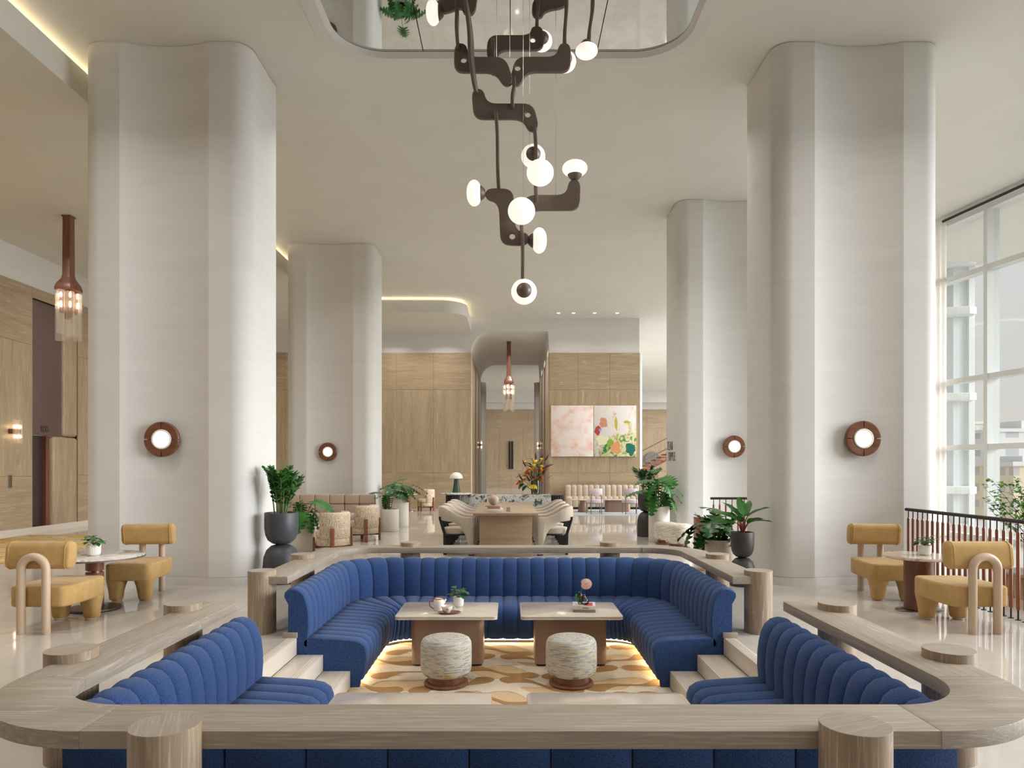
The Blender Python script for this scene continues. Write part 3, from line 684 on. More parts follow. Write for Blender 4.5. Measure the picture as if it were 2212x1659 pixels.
# ------------------------------------------------------------------ the two low oak rails round the pit
RZ0, RZ1 = 0.457, 0.526
def rail(name_label, sgn):
    """sgn -1: the near rail (open towards the middle), +1: the far rail"""
    t = thing('oak_rail', name_label, 'bench rail', (0,0,0), group='low oak rails round the pit')
    if sgn < 0: yo, yi, yc, ye = 2.653, 2.955, 3.347, 5.203
    else: yo, yi, yc, ye = 8.955, 8.663, 8.26, 6.38
    xc, ro, ri = 1.638, 0.695, 0.395
    def part(poly, mt, nm='rail_section'):
        b = MB(); b.prism(poly, RZ0, RZ1, 0, 0.003, 2); return b.obj(nm, mt, t, 30)
    g = 0.0006
    part([(-xc+g,min(yo,yi)),(xc-g,min(yo,yi)),(xc-g,max(yo,yi)),(-xc+g,max(yo,yi))], M['oak_x'])
    for s in (-1, 1):
        a0 = -pi/2; a1 = 0
        if sgn > 0: a0, a1 = pi/2, 0
        outer = arc(xc, yc, ro, a0, a1, 26); inner = arc(xc, yc, ri, a1, a0, 22)
        part([(s*x, y) for x, y in outer+inner], M['oak_diag'], 'corner_section')
        y0 = yc+(g if sgn < 0 else -g)
        if sgn < 0: poly = [(2.033,y0),(2.333,y0),(2.333,ye),(2.033,ye)]
        else: poly = [(2.033,y0),(2.033,ye)]+arc(2.333-0.03, ye+0.03, 0.03, -pi/2, 0, 6)+[(2.333,y0)]
        part([(s*x, y) for x, y in poly], M['oak_y'])
        posts = ((1.283,2.60),(2.305,3.672),(2.301,4.92)) if sgn < 0 else ((2.295,6.466),(2.28,7.686),(1.264,8.86))
        for px, py in posts:
            b = MB(); b.lathe([(0.1255,0.0),(0.1255,0.5715),(0.124,0.573)], 48); b.m[-1] = 1; b.obj('post', [M['oak_post'], M['oak_x']], t, 40, loc=(s*px, py, 0), rot=(0,0,RND.uniform(0,6)))
    return t
rail('low oak rail on round posts crossing the foreground with rounded corners', -1)
rail('low oak rail on round posts behind the far blue sofa', 1)

# ------------------------------------------------------------------ channel tufted sofas
def usteps(n=9): return [0.5-0.5*cos(pi*i/n) for i in range(n+1)]
def bulge(u, a): return a*(max(0.0, 1-abs(2*u-1)**2.4))**0.62
def channel(b, path, prof, amp, cap=True, close=True, m=0):
    """sweep PROF (d inwards, z) along PATH = list of flutes, each a function u -> (point, inward normal); a pillow per flute"""
    pr = [Vector(p) for p in prof]; n = len(pr); nr = []
    for i in range(n):
        t = pr[min(i+1, n-1)]-pr[max(i-1, 0)]; v = Vector((-t.y, t.x)); nr.append(v.normalized() if v.length else Vector((0,1)))
    rows = []
    for fi, fl in enumerate(path):
        us = usteps()
        for k, u in enumerate(us):
            if k == 0 and fi > 0: continue
            p, nn, sc = fl(u); a = bulge(u, amp*sc); row = []
            for i in range(n):
                w = prof_w[i] if (prof_w := channel.w) else 1.0
                d = pr[i].x+nr[i].x*a*w; z = pr[i].y+nr[i].y*a*w
                row.append((p[0]+nn[0]*d, p[1]+nn[1]*d, z))
            rows.append(row)
    b.grid(rows, m, cv=close)
    if cap: b.add(rows[0], [list(range(n))], m); b.add(rows[-1], [list(range(n))], m)
    return rows
channel.w = None
def straight(p0, p1, nn, k):
    fl = []
    for i in range(k):
        def f(u, i=i):
            s = (i+u)/k; return ((p0[0]+(p1[0]-p0[0])*s, p0[1]+(p1[1]-p0[1])*s), nn, 1.0)
        fl.append(f)
    return fl
def bend(c, R, a0, a1, k, sc=1.25):
    fl = []
    for i in range(k):
        def f(u, i=i):
            a = a0+(a1-a0)*(i+u)/k; return ((c[0]+R*cos(a), c[1]+R*sin(a)), (-cos(a), -sin(a)), sc)
        fl.append(f)
    return fl
def fan(sx, k, span=0.95, ro=0.55, ri=0.22, D=0.71, rev=False, sc=1.25):
    """corner flutes: the outer line turns tightly (ro), the seat's front line softly (ri)"""
    def line(off, r):
        c = (OX-off, OY-off)
        return [(c[0]-0.0, OY-span)]+arc(c[0]-r, c[1]-r, r, 0, pi/2, 16)+[(OX-span, c[1])]
    def at(pl, u):
        L = [0]
        for i in range(1, len(pl)): L.append(L[-1]+math.dist(pl[i], pl[i-1]))
        s_ = u*L[-1]
        for i in range(1, len(pl)):
            if L[i] >= s_-1e-9 and L[i] > L[i-1]:
                q = (s_-L[i-1])/(L[i]-L[i-1]); return (pl[i-1][0]+(pl[i][0]-pl[i-1][0])*q, pl[i-1][1]+(pl[i][1]-pl[i-1][1])*q)
        return pl[-1]
    po, pi_ = line(0.0, ro), line(D, ri); fl = []
    for i in range(k):
        def f(u, i=i):
            s_ = (i+u)/k
            if rev: s_ = 1-s_
            a, c = at(po, s_), at(pi_, s_)
            return ((sx*a[0], a[1]), (sx*(c[0]-a[0])/D, (c[1]-a[1])/D), sc)
        fl.append(f)
    return fl
# backrest from the outer foot over the rolled top and down the front; weights say where the pillows swell
BACK = [(0.02,0.0),(0.02,0.30),(0.0,0.335),(-0.014,0.365),(-0.010,0.395),(0.02,0.418),(0.065,0.428),(0.11,0.416),(0.145,0.385),(0.168,0.34),(0.186,0.27),(0.196,0.19),(0.198,0.10),(0.190,0.0),(0.185,-0.08)]
BW = [0,0,0.2,0.5,0.8,1,1,1,1,1,1,1,1,1,0.5]
SEAT = [(0.16,-0.12),(0.165,-0.03),(0.20,-0.008),(0.32,-0.014),(0.46,-0.022),(0.58,-0.032),(0.65,-0.045),(0.695,-0.075),(0.712,-0.12),(0.712,-0.18),(0.702,-0.26),(0.688,-0.33),(0.675,-0.375),(0.60,-0.385),(0.40,-0.385)]
SW = [0,0.4,1,1,1,1,1,1,1,1,1,1,0.6,0,0]
def sweep_part(name, t, path, prof, wts, amp, mt='blue'):
    b = MB(); channel.w = wts
    channel(b, path, prof, amp); return b.obj(name, M[mt], t, 50)
def plinth(t, poly):
    b = MB(); b.prism(poly, PIT, -0.386); b.obj('plinth', M['dark_line'], t)

far = thing('banquette', 'royal blue channel tufted U shaped sofa at the far side of the pit', 'sofa', (0,0,PIT), group='blue sofas of the sunken pit')
def down(o): o.location.z = -PIT
OX, OY, E, R = 2.005, 8.43, 6.25, 0.95
pth = straight((-OX,E), (-OX,OY-R), (1,0), 8)+fan(-1, 7)+straight((-OX+R,OY), (OX-R,OY), (0,-1), 13)+fan(1, 7, rev=True)+straight((OX,OY-R), (OX,E), (-1,0), 8)
down(sweep_part('backrest', far, pth, BACK, BW, 0.017)); down(sweep_part('seat', far, pth, SEAT, SW, 0.017))
def offs(d): return ([(-OX+d,E+0.05)]+[(-OX+R+(R-d)*cos(a), OY-R+(R-d)*sin(a)) for a in [pi-pi/2*i/14 for i in range(15)]]
                     +[(OX-R+(R-d)*cos(a), OY-R+(R-d)*sin(a)) for a in [pi/2-pi/2*i/14 for i in range(15)]]+[(OX-d,E+0.05)])
b = MB(); o_, i_ = offs(0.12), offs(0.56); b.prism(o_+i_[::-1], PIT, -0.384); down(b.obj('plinth', M['dark_line'], far))
b = MB(); b.tube([(x,y,-0.398) for x,y in offs(0.615)], 0.009, 6); down(b.obj('light_strip', M['led'], far))
for s in (-1, 1):                                              # upholstered end cheeks down to the pit floor, little oak stop on the floor
    b = MB(); b.prism([(s*(OX-d_), z_) for d_, z_ in ((0.02,PIT),(0.02,0.28),(0.16,0.28),(0.19,-0.03),(0.64,-0.08),(0.69,-0.2),(0.655,PIT))], E+0.004, E+0.05, axis='y', bev=0.004); down(b.obj('end_cheek', M['blue'], far))
    b = MB(); b.rbox(min(s*1.9,s*2.03), max(s*1.9,s*2.03), 6.225, 6.262, 0.0, 0.048, 0.003); down(b.obj('end_stop', M['oak_x'], far))

near = thing('banquette', 'royal blue channel tufted sofa behind the foreground oak rail', 'sofa', (0,0,PIT), group='blue sofas of the sunken pit')
NY, NE = 3.13, 5.1
for s in (-1, 1):
    down(sweep_part('backrest', near, straight((s*OX,NE), (s*OX,NY+0.03), (-s,0), 12), BACK, BW, 0.02))
    down(sweep_part('seat', near, straight((s*OX,NE), (s*OX,NY+0.2), (-s,0), 11), SEAT, SW, 0.02))
    b = MB(); xa, xb = sorted((s*(OX-0.12), s*(OX-0.56))); b.box(xa, xb, NY+0.2, NE-0.05, PIT, -0.384); down(b.obj('plinth', M['dark_line'], near))
    b = MB(); xl = s*(OX-0.615); b.tube([(xl,NY+0.8,-0.398),(xl,NE-0.05,-0.398)], 0.009, 6); down(b.obj('light_strip', M['led'], near))
    b = MB(); b.prism([(s*(OX-d_), z_) for d_, z_ in ((0.02,PIT),(0.02,0.28),(0.16,0.28),(0.19,-0.03),(0.64,-0.08),(0.69,-0.2),(0.655,PIT))], NE-0.05, NE-0.004, axis='y', bev=0.004); down(b.obj('end_cheek', M['blue'], near))
down(sweep_part('backrest', near, straight((-1.99,NY), (1.99,NY), (0,1), 25), [(d_, z_*0.93) for d_, z_ in BACK], BW, 0.017))
down(sweep_part('seat', near, straight((-1.29,NY), (1.29,NY), (0,1), 16), SEAT, SW, 0.017))
b = MB(); b.box(-1.3, 1.3, NY+0.12, NY+0.56, PIT, -0.384); down(b.obj('plinth', M['dark_line'], near))
b = MB(); b.tube([(-1.3,NY+0.615,-0.398),(1.3,NY+0.615,-0.398)], 0.009, 6); down(b.obj('light_strip', M['led'], near))
b = MB(); xs = [-1.99+3.98*i/11 for i in range(12)]
for i in range(11): b.rbox(xs[i]+0.0015, xs[i+1]-0.0015, NY-0.035, NY+0.025, 0.0, 0.405, 0.012, 2)
down(b.obj('back_panel', M['blue'], near))

# ------------------------------------------------------------------ pit rug with drop pattern
b = MB(); b.prism(rrect(-1.425, 1.425, 3.72, 7.86, 0.40, 8), PIT-0.008, PIT+0.004)
def dumbbell(cx, cy, L, r1, r2, ang, sway=0.04, n=10, nk=0.024):
    """two discs joined by a slim waisted neck"""
    up, lo = [], []
    for i in range(25):
        u = i/24; x = -L/2+L*u
        h = nk+(r1-nk)*max(0, 1-u/0.42)**1.6+(r2-nk)*max(0, 1-(1-u)/0.42)**1.6
        c = sway*sin(2*pi*u)
        up.append((x, c+h)); lo.append((x, c-h))
    end = [(L/2+r2*1.25*cos(a), r2*sin(a)) for a in [pi/2-pi*i/n for i in range(1, n)]]
    beg = [(-L/2-r1*1.25*cos(a), -r1*sin(a)) for a in [pi/2-pi*i/n for i in range(1, n)]]
    pl = up+end+lo[::-1]+beg; ca, sa = cos(ang), sin(ang)
    return [(cx+x*ca-y*sa, cy+x*sa+y*ca) for x, y in pl]
rr = random.Random(11)
for j in range(12):
    for i in range(5):
        cx = -1.5+i*0.80+(0.40 if j % 2 else 0.0); cy = 3.72+j*0.40
        for (mt, dy, z, r_) in ((1, 0.0, 0.0052, 0.185), (2, 0.20, 0.0064, 0.105)):
            ang = (0.42 if (i+j) % 2 else -0.42)+rr.uniform(-0.15, 0.15)
            pl = dumbbell(cx+(0.18 if mt == 2 else 0), cy+dy, 0.58 if mt == 2 else 0.55, r_, r_*0.95, ang, nk=0.024 if mt == 2 else 0.06)
            pl = [(min(1.42, max(-1.42, x)), min(7.85, max(3.73, y))) for x, y in pl]
            b.add([(x, y, PIT+z+0.00002*(i+5*j)) for x, y in pl], [list(range(len(pl)))], mt)
tag(b.obj('area_rug', [M['rug_tan'], M['rug_cream'], M['rug_brown']], ang=0, fix=False), 'tan rug with cream and brown drop pattern filling the pit floor', 'rug')

# ------------------------------------------------------------------ coffee tables, poufs of the pit
def coffee_table(x, y, label):
    t = thing('coffee_table', label, 'coffee table', (x, y, PIT+0.0085), group='quartz topped coffee tables in the pit')
    b = MB(); b.prism(rrect(-0.499,0.499,-0.366,0.366,0.045,6), 0.508, 0.522, 0, 0.005, 2); b.prism(rrect(-0.494,0.494,-0.361,0.361,0.045,6), 0.502, 0.509)
    b.prism(rrect(-0.499,0.499,-0.366,0.366,0.045,6), 0.488, 0.503, 0, 0.005, 2); b.obj('tabletop', M['quartz'], t, 30)
    b = MB(); b.prism(rrect(-0.356,0.356,-0.215,0.215,0.05,8), 0.02, 0.488); b.obj('pedestal', M['taupe'], t, 30)
    b = MB(); b.prism(rrect(-0.34,0.34,-0.20,0.20,0.04,6), 0.0, 0.02); b.obj('foot', M['dark_line'], t, 30)
    return t
c0 = coffee_table(-0.622, 7.117, 'quartz coffee table with the white teapot, far left of the four')
dup(c0, (0.60, 7.117, PIT+0.0085), label='quartz coffee table with stacked books and pink flower, far right of the four')
dup(c0, (-0.615, 4.125, PIT+0.0085), label='bare quartz coffee table cut by the foreground rail, left one')
dup(c0, (0.605, 4.125, PIT+0.0085), label='bare quartz coffee table cut by the foreground rail, right one')
def pouf(x, y, z, label, mt, group):
    t = thing('pouf', label, 'pouf', (x, y, z), group=group)
    b = MB(); b.lathe([(0.0,0.085),(0.17,0.087),(0.205,0.10),(0.224,0.125),(0.231,0.16),(0.232,0.24),(0.231,0.35),(0.226,0.385),(0.212,0.41),(0.185,0.424),(0.10,0.432),(0.0,0.434)], 56)
    b.obj('cushion', M[mt], t, 80)
    b = MB(); b.lathe([(0,0),(0.19,0),(0.203,0.008),(0.203,0.02),(0.195,0.028),(0.160,0.032),(0.155,0.09),(0,0.09)], 48); b.obj('wood_base', M['walnut_z'], t, 40)
    return t
pz = PIT+0.0075
q0 = pouf(-0.581, 6.351, pz, 'round dashed weave pouf in front of the teapot table', 'pouf', 'round poufs in the pit')
dup(q0, (0.555, 6.351, pz), 0.9, 'round dashed weave pouf in front of the table with books')
q1 = pouf(3.08, 13.85, 0.0, 'gold dashed pouf against the distant right pillar, rear of two', 'pouf_gold', 'gold dashed poufs by the right planters')
dup(q1, (3.15, 13.1, 0.0), 0.6, 'gold dashed pouf nearest the beige bowl planter, front of two', scale=1.08)

# ------------------------------------------------------------------ mustard lounge chairs and cafe tables
def lounge_chair(x, y, rz, label):
    t = thing('lounge_chair', label, 'chair', (x, y, 0), rz, 'mustard lounge chairs')
    # seat: plan with bowed sides, two stub legs grow from its front corners
    pts = [(-0.265,-0.25),(-0.275,-0.18),(-0.275,0.0),(-0.265,0.2)]+arc(-0.17, 0.30, 0.085, pi, pi/2, 6)+arc(0.17, 0.30, 0.085, pi/2, 0, 6)+[(0.265,0.2),(0.275,0.0),(0.275,-0.18),(0.265,-0.25)]+arc(0.20,-0.262,0.055,-0.3,-pi/2,4)+arc(-0.20,-0.262,0.055,-pi/2,-pi+0.3,4)
    b = MB(); b.prism(pts, 0.235, 0.425, 0, 0.022, 4)
    for s in (-1, 1):                                         # flared stub legs
        rows = []
        for z, hw, r, ox in ((0.34,0.105,0.075,0.0),(0.25,0.105,0.075,0.0),(0.215,0.097,0.065,0.004),(0.17,0.084,0.055,0.008),(0.10,0.073,0.05,0.012),(0.03,0.066,0.046,0.014),(0.018,0.058,0.04,0.014)):
            cx = s*(0.148+ox*0.6); cy = 0.274+ox*0.6
            rows.append([(cx+px, cy+py, z) for px, py in rrect(-hw, hw, -hw, hw, r, 5)])
        b.grid(rows, cv=True); b.add(rows[-1], [list(range(len(rows[-1])))])
    b.obj('seat', M['mustard'], t, 60)
    for s in (-1, 1):
        b = MB(); b.cyl(s*0.155, 0.268, 0.0, 0.02, 0.052, 24, 0, 0.002); b.obj('foot', M['ash'], t, 40)
    b = MB(); prof = rrect(-0.07, 0.07, -0.125, 0.125, 0.058, 6); L = 0.295; rows = []
    for xx, k in ((-L,0.0),(-L,0.82),(-L+0.006,0.92),(-L+0.02,0.985),(-L+0.045,1.0),(L-0.045,1.0),(L-0.02,0.985),(L-0.006,0.92),(L,0.82),(L,0.0)):
        rows.append([(xx, -0.245+py*k+0.12*pz_*k, 0.708+pz_*k) for py, pz_ in prof])
    b.grid(rows, cv=True); bk = b.obj('backrest', M['mustard'], t, 50)
    for s in (-1, 1):
        b = MB(); b.tube([(s*(L-0.035), -0.245+py*1.01+0.12*pz_, 0.708+pz_*1.01) for py, pz_ in prof], 0.0045, 6, closed=True); b.obj('piping', M['mustard'], bk, 60)
    b = MB(); pth = [(-0.114,-0.352,0.0),(-0.114,-0.352,0.3),(-0.114,-0.352,0.59)]+[(0.114*cos(a), -0.352, 0.59+0.114*sin(a)) for a in [pi-pi*i/18 for i in range(1, 18)]]+[(0.114,-0.352,0.59),(0.114,-0.352,0.3),(0.114,-0.352,0.0)]
    b.tube(pth, 0.0375, 16); b.obj('arched_back_leg', M['ash'], t, 60)
    return t
k0 = lounge_chair(-4.36, 6.745, 0.0, 'mustard lounge chair with arched wooden back leg turned to camera, left side')
dup(k0, (-4.37, 8.27, 0), pi+0.12, 'mustard lounge chair facing the camera in front of the near left pillar')
dup(k0, (4.345, 6.745, 0), 0.0, 'mustard lounge chair with arched wooden back leg beside the balustrade, turned away')
dup(k0, (4.40, 8.27, 0), pi-0.12, 'mustard lounge chair facing the camera in front of the near right pillar')
t = thing('cafe_table', 'round grey marble cafe table on a walnut stem between the left mustard chairs', 'table', (-4.457,7.5,0))
b = MB(); b.lathe([(0,0.558),(0.46,0.558),(0.483,0.564),(0.487,0.572),(0.48,0.580),(0,0.582)], 64); b.obj('tabletop', M['marble_grey'], t, 50)
b = MB(); b.lathe([(0.489,0.553),(0.489,0.566),(0.45,0.560),(0.45,0.553)], 64); b.obj('metal_edge', M['bronze'], t, 40)
b = MB(); b.cyl(0,0,0.42,0.553,0.088,32,0,0.004); b.cyl(0,0,0.05,0.40,0.088,32,0,0.004); b.obj('stem', M['red_wood'], t, 40)
b = MB(); b.cyl(0,0,0.40,0.42,0.07,24); b.obj('stem_ring', M['steel'], t, 40)
b = MB(); b.lathe([(0,0),(0.255,0),(0.262,0.012),(0.255,0.026),(0.1,0.036),(0.09,0.055),(0,0.055)], 56); b.obj('base_plate', M['dark_steel'], t, 40)
t = thing('cafe_table', 'round cream marble cafe table on a walnut drum between the right mustard chairs', 'table', (4.36,7.45,0))
b = MB(); b.lathe([(0,0.555),(0.33,0.555),(0.352,0.563),(0.356,0.575),(0.35,0.588),(0,0.592)], 64); b.obj('tabletop', M['marble_cream'], t, 50)
b = MB(); b.cyl(0,0,0.016,0.555,0.148,40,0,0.004); b.obj('drum', M['walnut_z'], t, 40)
for s in (-1, 1):
    b = MB(); b.lathe([(0,0),(0.125,0),(0.128,0.008),(0.12,0.014),(0,0.016)], 32); b.obj('base_plate', M['steel'], t, 40, loc=(s*0.115,0,0))
# ------------------------------------------------------------------ chandelier of linked dog-leg plates
CY = 5.8
def cw(u, v, y=CY):
    """pixel of an enlarged image crop -> metres (x, z) at the fixed depth CY"""
    px, py = 880+u/2.44, v/2.44  # crop pixels back to full image pixels
    return ((px-VX)*CY/F, EYE-(py-VY)*CY/F)
def smooth_line(pts, r, n=8):
    out = [Vector(pts[0])]
    for i in range(1, len(pts)-1):
        p, a, c = Vector(pts[i]), Vector(pts[i-1]), Vector(pts[i+1])
        d1 = (a-p); d2 = (c-p); k = min(r, d1.length*0.49 if i > 1 else d1.length*0.9, d2.length*0.49 if i < len(pts)-2 else d2.length*0.9)
        A, C = p+d1.normalized()*k, p+d2.normalized()*k
        for q in range(n+1):
            s = q/n; out.append(A*(1-s)**2+p*2*s*(1-s)+C*s*s)
    out.append(Vector(pts[-1])); return out
def stroke(pts, w0, w1, wend, r):
    """outline of a bar along PTS: mitred bends, every corner rounded by about R, narrower rounded ends"""
    P = [Vector(p) for p in pts]; n = len(P); ws = [w0]+[w1]*(n-2)+[wend]; up, lo = [], []
    for i in range(n):
        d1 = (P[i]-P[i-1]).normalized() if i else (P[1]-P[0]).normalized(); d2 = (P[i+1]-P[i]).normalized() if i < n-1 else d1
        n1, n2 = Vector((-d1.y, d1.x)), Vector((-d2.y, d2.x)); m = (n1+n2).normalized(); c = max(0.45, m.dot(n1)); ext = Vector((0, 0))
        if i == 0: ext = -d2*ws[0]*0.9
        if i == n-1: ext = d1*ws[-1]*0.9
        up.append(P[i]+m*(ws[i]/c)+ext); lo.append(P[i]-m*(ws[i]/c)+ext)
    pl = up+lo[::-1]; out = []; k_ = len(pl)
    for i in range(k_):
        p, a, c = pl[i], pl[i-1], pl[(i+1) % k_]; d1, d2 = a-p, c-p
        e1 = min(r, d1.length*0.48); e2 = min(r, d2.length*0.48); A, C = p+d1.normalized()*e1, p+d2.normalized()*e2
        for q in range(9):
            u = q/8; out.append(tuple(A*(1-u)**2+p*2*u*(1-u)+C*u*u))
    return out
ch = thing('chandelier', 'bronze chandelier of linked dog-leg plates and opal globes hanging from the mirror recess', 'chandelier', (0, CY, 7.022))
def loc(v): return (v[0], v[1]-CY, v[2]-7.022)
TH = 0.036
def plate(pts, hole=None, y=CY, w0=0.050, w1=0.064, we=0.046, r=0.085):
    p2 = [cw(*p) for p in pts]; ol = [stroke(p2, w0, w1, we, r)]
    if hole: hx, hz = cw(*hole); ol.append([(hx+0.025*cos(a), hz+0.025*sin(a)) for a in [2*pi*i/20 for i in range(20)]])
    vs, fs = filled(ol, TH, 0.007, 2); b = MB(); b.add([loc((v.x, y+v.z, v.y)) for v in vs], fs)
    return b.obj('link_plate', M['bronze'], ch, 40)
def edge_plate(u0, v0, u1, v1, lean=0.0, y=CY, lobe=1, twist=0.0, top_lobe=True):
    """a plate hung at right angles to the others: seen edge on from the front"""
    x0, z0 = cw(u0, v0); x1, z1 = cw(u1, v1)
    h = z0-z1; e = 0.03*lobe
    pts = [(-e, z0), (-e, z0-0.35*h), (e, z1+0.35*h), (e, z1)]
    vs, fs = filled([stroke(pts, 0.040, 0.046, 0.038, 0.12)], TH*0.8, 0.006, 2)
    b = MB()
    for_v = []
    for v in vs:
        s = (z0-v.y)/max(1e-6, z0-z1); xx = x0+(x1-x0)*s+v.z+0.004*sin(s*6.0)
        dy = v.x
        for_v.append(loc((xx+dy*twist, y+dy, v.y)))
    b.add(for_v, fs); return b.obj('link_plate', M['bronze'], ch, 40)
def globe(u, v, rx, rz, ax, y=CY, cup=None):
    """opal disc globe; ax = direction its flat axis points (x, y or z with sign), with a bronze cup on the other side"""
    x, z = cw(u, v); big = 0.118 if True else 0; k = CY/F/2.44
    R = max(rx, rz)*k; h = R*0.60
    prof = [(R*sin(a)**0.9 if a > 0 else 0.0, -h*cos(a)) for a in [pi*i/22 for i in range(22)]]+[(0.0, h)]
    b = MB(); b.lathe(prof, 36)
    d = {'x': Vector((1,0,0)), 'y': Vector((0,1,0)), 'z': Vector((0,0,1))}[ax[-1]]*(-1 if ax[0] == '-' else 1)
    q = Vector((0,0,1)).rotation_difference(d).to_matrix()
    b.v = [loc(tuple(q @ Vector(p)+Vector((x, y, z)))) for p in b.v]; g = b.obj('globe', M['globe'], ch, 180)
    b = MB(); b.lathe([(0,-h*1.0-0.032),(0.03,-h-0.03),(0.042,-h-0.018),(0.054,-h-0.004),(0.062,-h*0.82),(0.05,-h*0.7),(0,-h*0.7)], 28)
    b.v = [loc(tuple(q @ Vector(p)+Vector((x, y, z)))) for p in b.v]; b.obj('globe_cup', M['bronze'], g, 50)
plate([(690,92),(688,152),(455,152),(444,215)], (665,137), y=6.0)
plate([(280,262),(284,345),(490,345),(527,428)], (297,321))
plate([(832,238),(826,322),(600,322),(572,408)], (582,341), y=5.86)
plate([(372,502),(385,590),(635,590),(662,668)], (635,607))
plate([(438,1025),(520,1035),(530,1255),(612,1262)], (553,1248), w0=0.045, we=0.05)
plate([(884,962),(876,1056),(650,1056),(606,1095)], (628,1082), y=5.86)
plate([(325,12),(330,-60),(200,-10),(150,5)], None, y=5.9)
plate([(820,-70),(700,-60),(690,-10)], None, y=6.0)
edge_plate(254,-40,268,250, y=CY, lobe=-1); edge_plate(305,20,366,490, y=5.76, lobe=-1, twist=0.25)
edge_plate(450,190,450,318, y=5.93, lobe=1, top_lobe=False); edge_plate(840,-60,835,222, y=5.88, lobe=1)
edge_plate(562,418,554,560, y=CY, lobe=-1, top_lobe=False); edge_plate(468,620,483,1005, y=CY, lobe=1)
edge_plate(672,690,682,1040, y=5.83, lobe=1); edge_plate(602,1215,612,1560, y=5.74, lobe=-1)
edge_plate(690,-60,690,70, y=6.0, lobe=1); edge_plate(985,-40,970,150, y=5.95, lobe=1, top_lobe=False)
globe(715,100,60,60,'y',6.10); globe(838,258,62,62,'y',5.98); globe(955,212,60,52,'-z',5.95)
globe(352,1018,40,66,'-x'); globe(695,1268,40,66,'x'); globe(886,872,67,44,'z',5.86)
globe(600,1145,70,70,'-y',5.66); globe(697,937,70,70,'-y',5.70); globe(666,787,65,65,'y',5.93); globe(613,1557,66,66,'y',5.68)
globe(128,25,40,62,'-x',5.9)
for u, y in ((540,5.8),(610,5.78),(645,5.85),(785,5.88),(470,5.8),(205,5.9)):
    x, z = cw(u, 300); x1, z1 = cw(u, {540:300,610:1100,645:760,785:1040,470:300,205:0}[u])
    b = MB(); b.tube([loc((x,y,7.0215)), loc((x,y,z1))], 0.0016, 6); b.obj('suspension_cable', M['steel'], ch)

# ------------------------------------------------------------------ pendants: walnut stem, flared grip, cluster of glass tubes
def pendant(x, y, ztop, L, label):
    t = thing('pendant_lamp', label, 'pendant lamp', (x, y, ztop), group='walnut pendants with glass tubes')
    k = L/2.5
    b = MB(); rows = []
    for z, h in ((0,0.08),(-1.18*k,0.085),(-1.26*k,0.10),(-1.38*k,0.17),(-1.46*k,0.19),(-1.5*k,0.19)):
        rows.append([(px, py, z) for px, py in rrect(-h,h,-h,h,h*0.3,4)])
    b.grid(rows, cv=True); b.add(rows[0], [list(range(len(rows[0])))]); b.add(rows[-1], [list(range(len(rows[-1])))]); b.obj('stem', M['walnut_z'], t, 40)
    b = MB(); b.rbox(-0.09,0.09,-0.09,0.09,-0.03,-0.001,0.004); b.obj('ceiling_plate', M['bronze'], t)
    b = MB()
    for q in range(4):
        a = q*pi/2+pi/4; b.cyl(0.115*cos(a), 0.115*sin(a), -(1.95+0.1*(q % 2))*k, -1.49*k, 0.045, 12)
    b.obj('wood_fins', M['walnut_z'], t, 40)
    for q in range(6):
        a = q*pi/3+0.2; cx, cy = 0.165*cos(a), 0.165*sin(a); dz = (-0.12, 0.0, -0.06)[q % 3]
        b = MB(); b.lathe([(0.068,-2.38*k+dz),(0.072,-2.38*k+dz),(0.072,-1.52*k+dz*0.4),(0.068,-1.52*k+dz*0.4)], 20, (cx,cy,0)); gt = b.obj('glass_tube', M['tubeglass'], t, 40)
        b = MB(); b.lathe([(0,-1.86*k),(0.016,-1.85*k),(0.02,-1.80*k),(0.014,-1.74*k),(0,-1.73*k)], 10, (cx,cy,0)); b.lathe([(0,-1.66*k),(0.016,-1.65*k),(0.02,-1.60*k),(0.014,-1.56*k),(0,-1.55*k)], 10, (cx,cy,0)); b.obj('bulb', M['bulb'], gt, 80)
    return t
pendant(-8.73, 13.82, 6.479, 2.46, 'walnut pendant with glass tubes hanging at the left edge before the lift')
pendant(-0.055, 27.8, 6.498, 2.80, 'walnut pendant with glass tubes hanging in the passage vault')
def tube_sconce(x, y, z, rz, label, s=1.0):
    t = thing('wall_sconce', label, 'wall lamp', (x, y, z), rz, 'glass tube wall lamps')
    b = MB(); b.rbox(-0.13*s,0.13*s,-0.005,0.09*s,-0.05*s,0.05*s,0.006); b.obj('back_plate', M['walnut_x'], t)
    for q in (-1, 0, 1):
        b = MB(); b.lathe([(0.034*s,-0.25*s),(0.038*s,-0.25*s),(0.038*s,0.25*s),(0.034*s,0.25*s)], 16, (q*0.085*s,0.105*s,0)); g = b.obj('glass_tube', M['tubeglass'], t, 40)
        b = MB()
        for sg in (-1, 1): b.lathe([(0,0.07*s*sg),(0.014,0.075*s*sg),(0.016,0.12*s*sg),(0,0.14*s*sg)], 10, (q*0.085*s,0.105*s,0))
        b.obj('bulb', M['bulb'], g, 80)
    return t
tube_sconce(LX+0.0, 15.55, 2.31, -pi/2, 'glass tube wall lamp on the left oak wall near the lift', 1.05)
tube_sconce(-1.415, 31.9, 2.52, -pi/2, 'glass tube wall lamp on the left side of the passage')
tube_sconce(1.415, 33.2, 2.52, pi/2, 'glass tube wall lamp on the right side of the passage')
b = MB(); b.rbox(LX, LX+0.012, 15.42, 15.52, 1.06, 1.34, 0.004); o = b.obj('switch_plate', M['steel']); tag(o, 'narrow steel switch plate on the left oak wall below the tube lamp', 'switch')
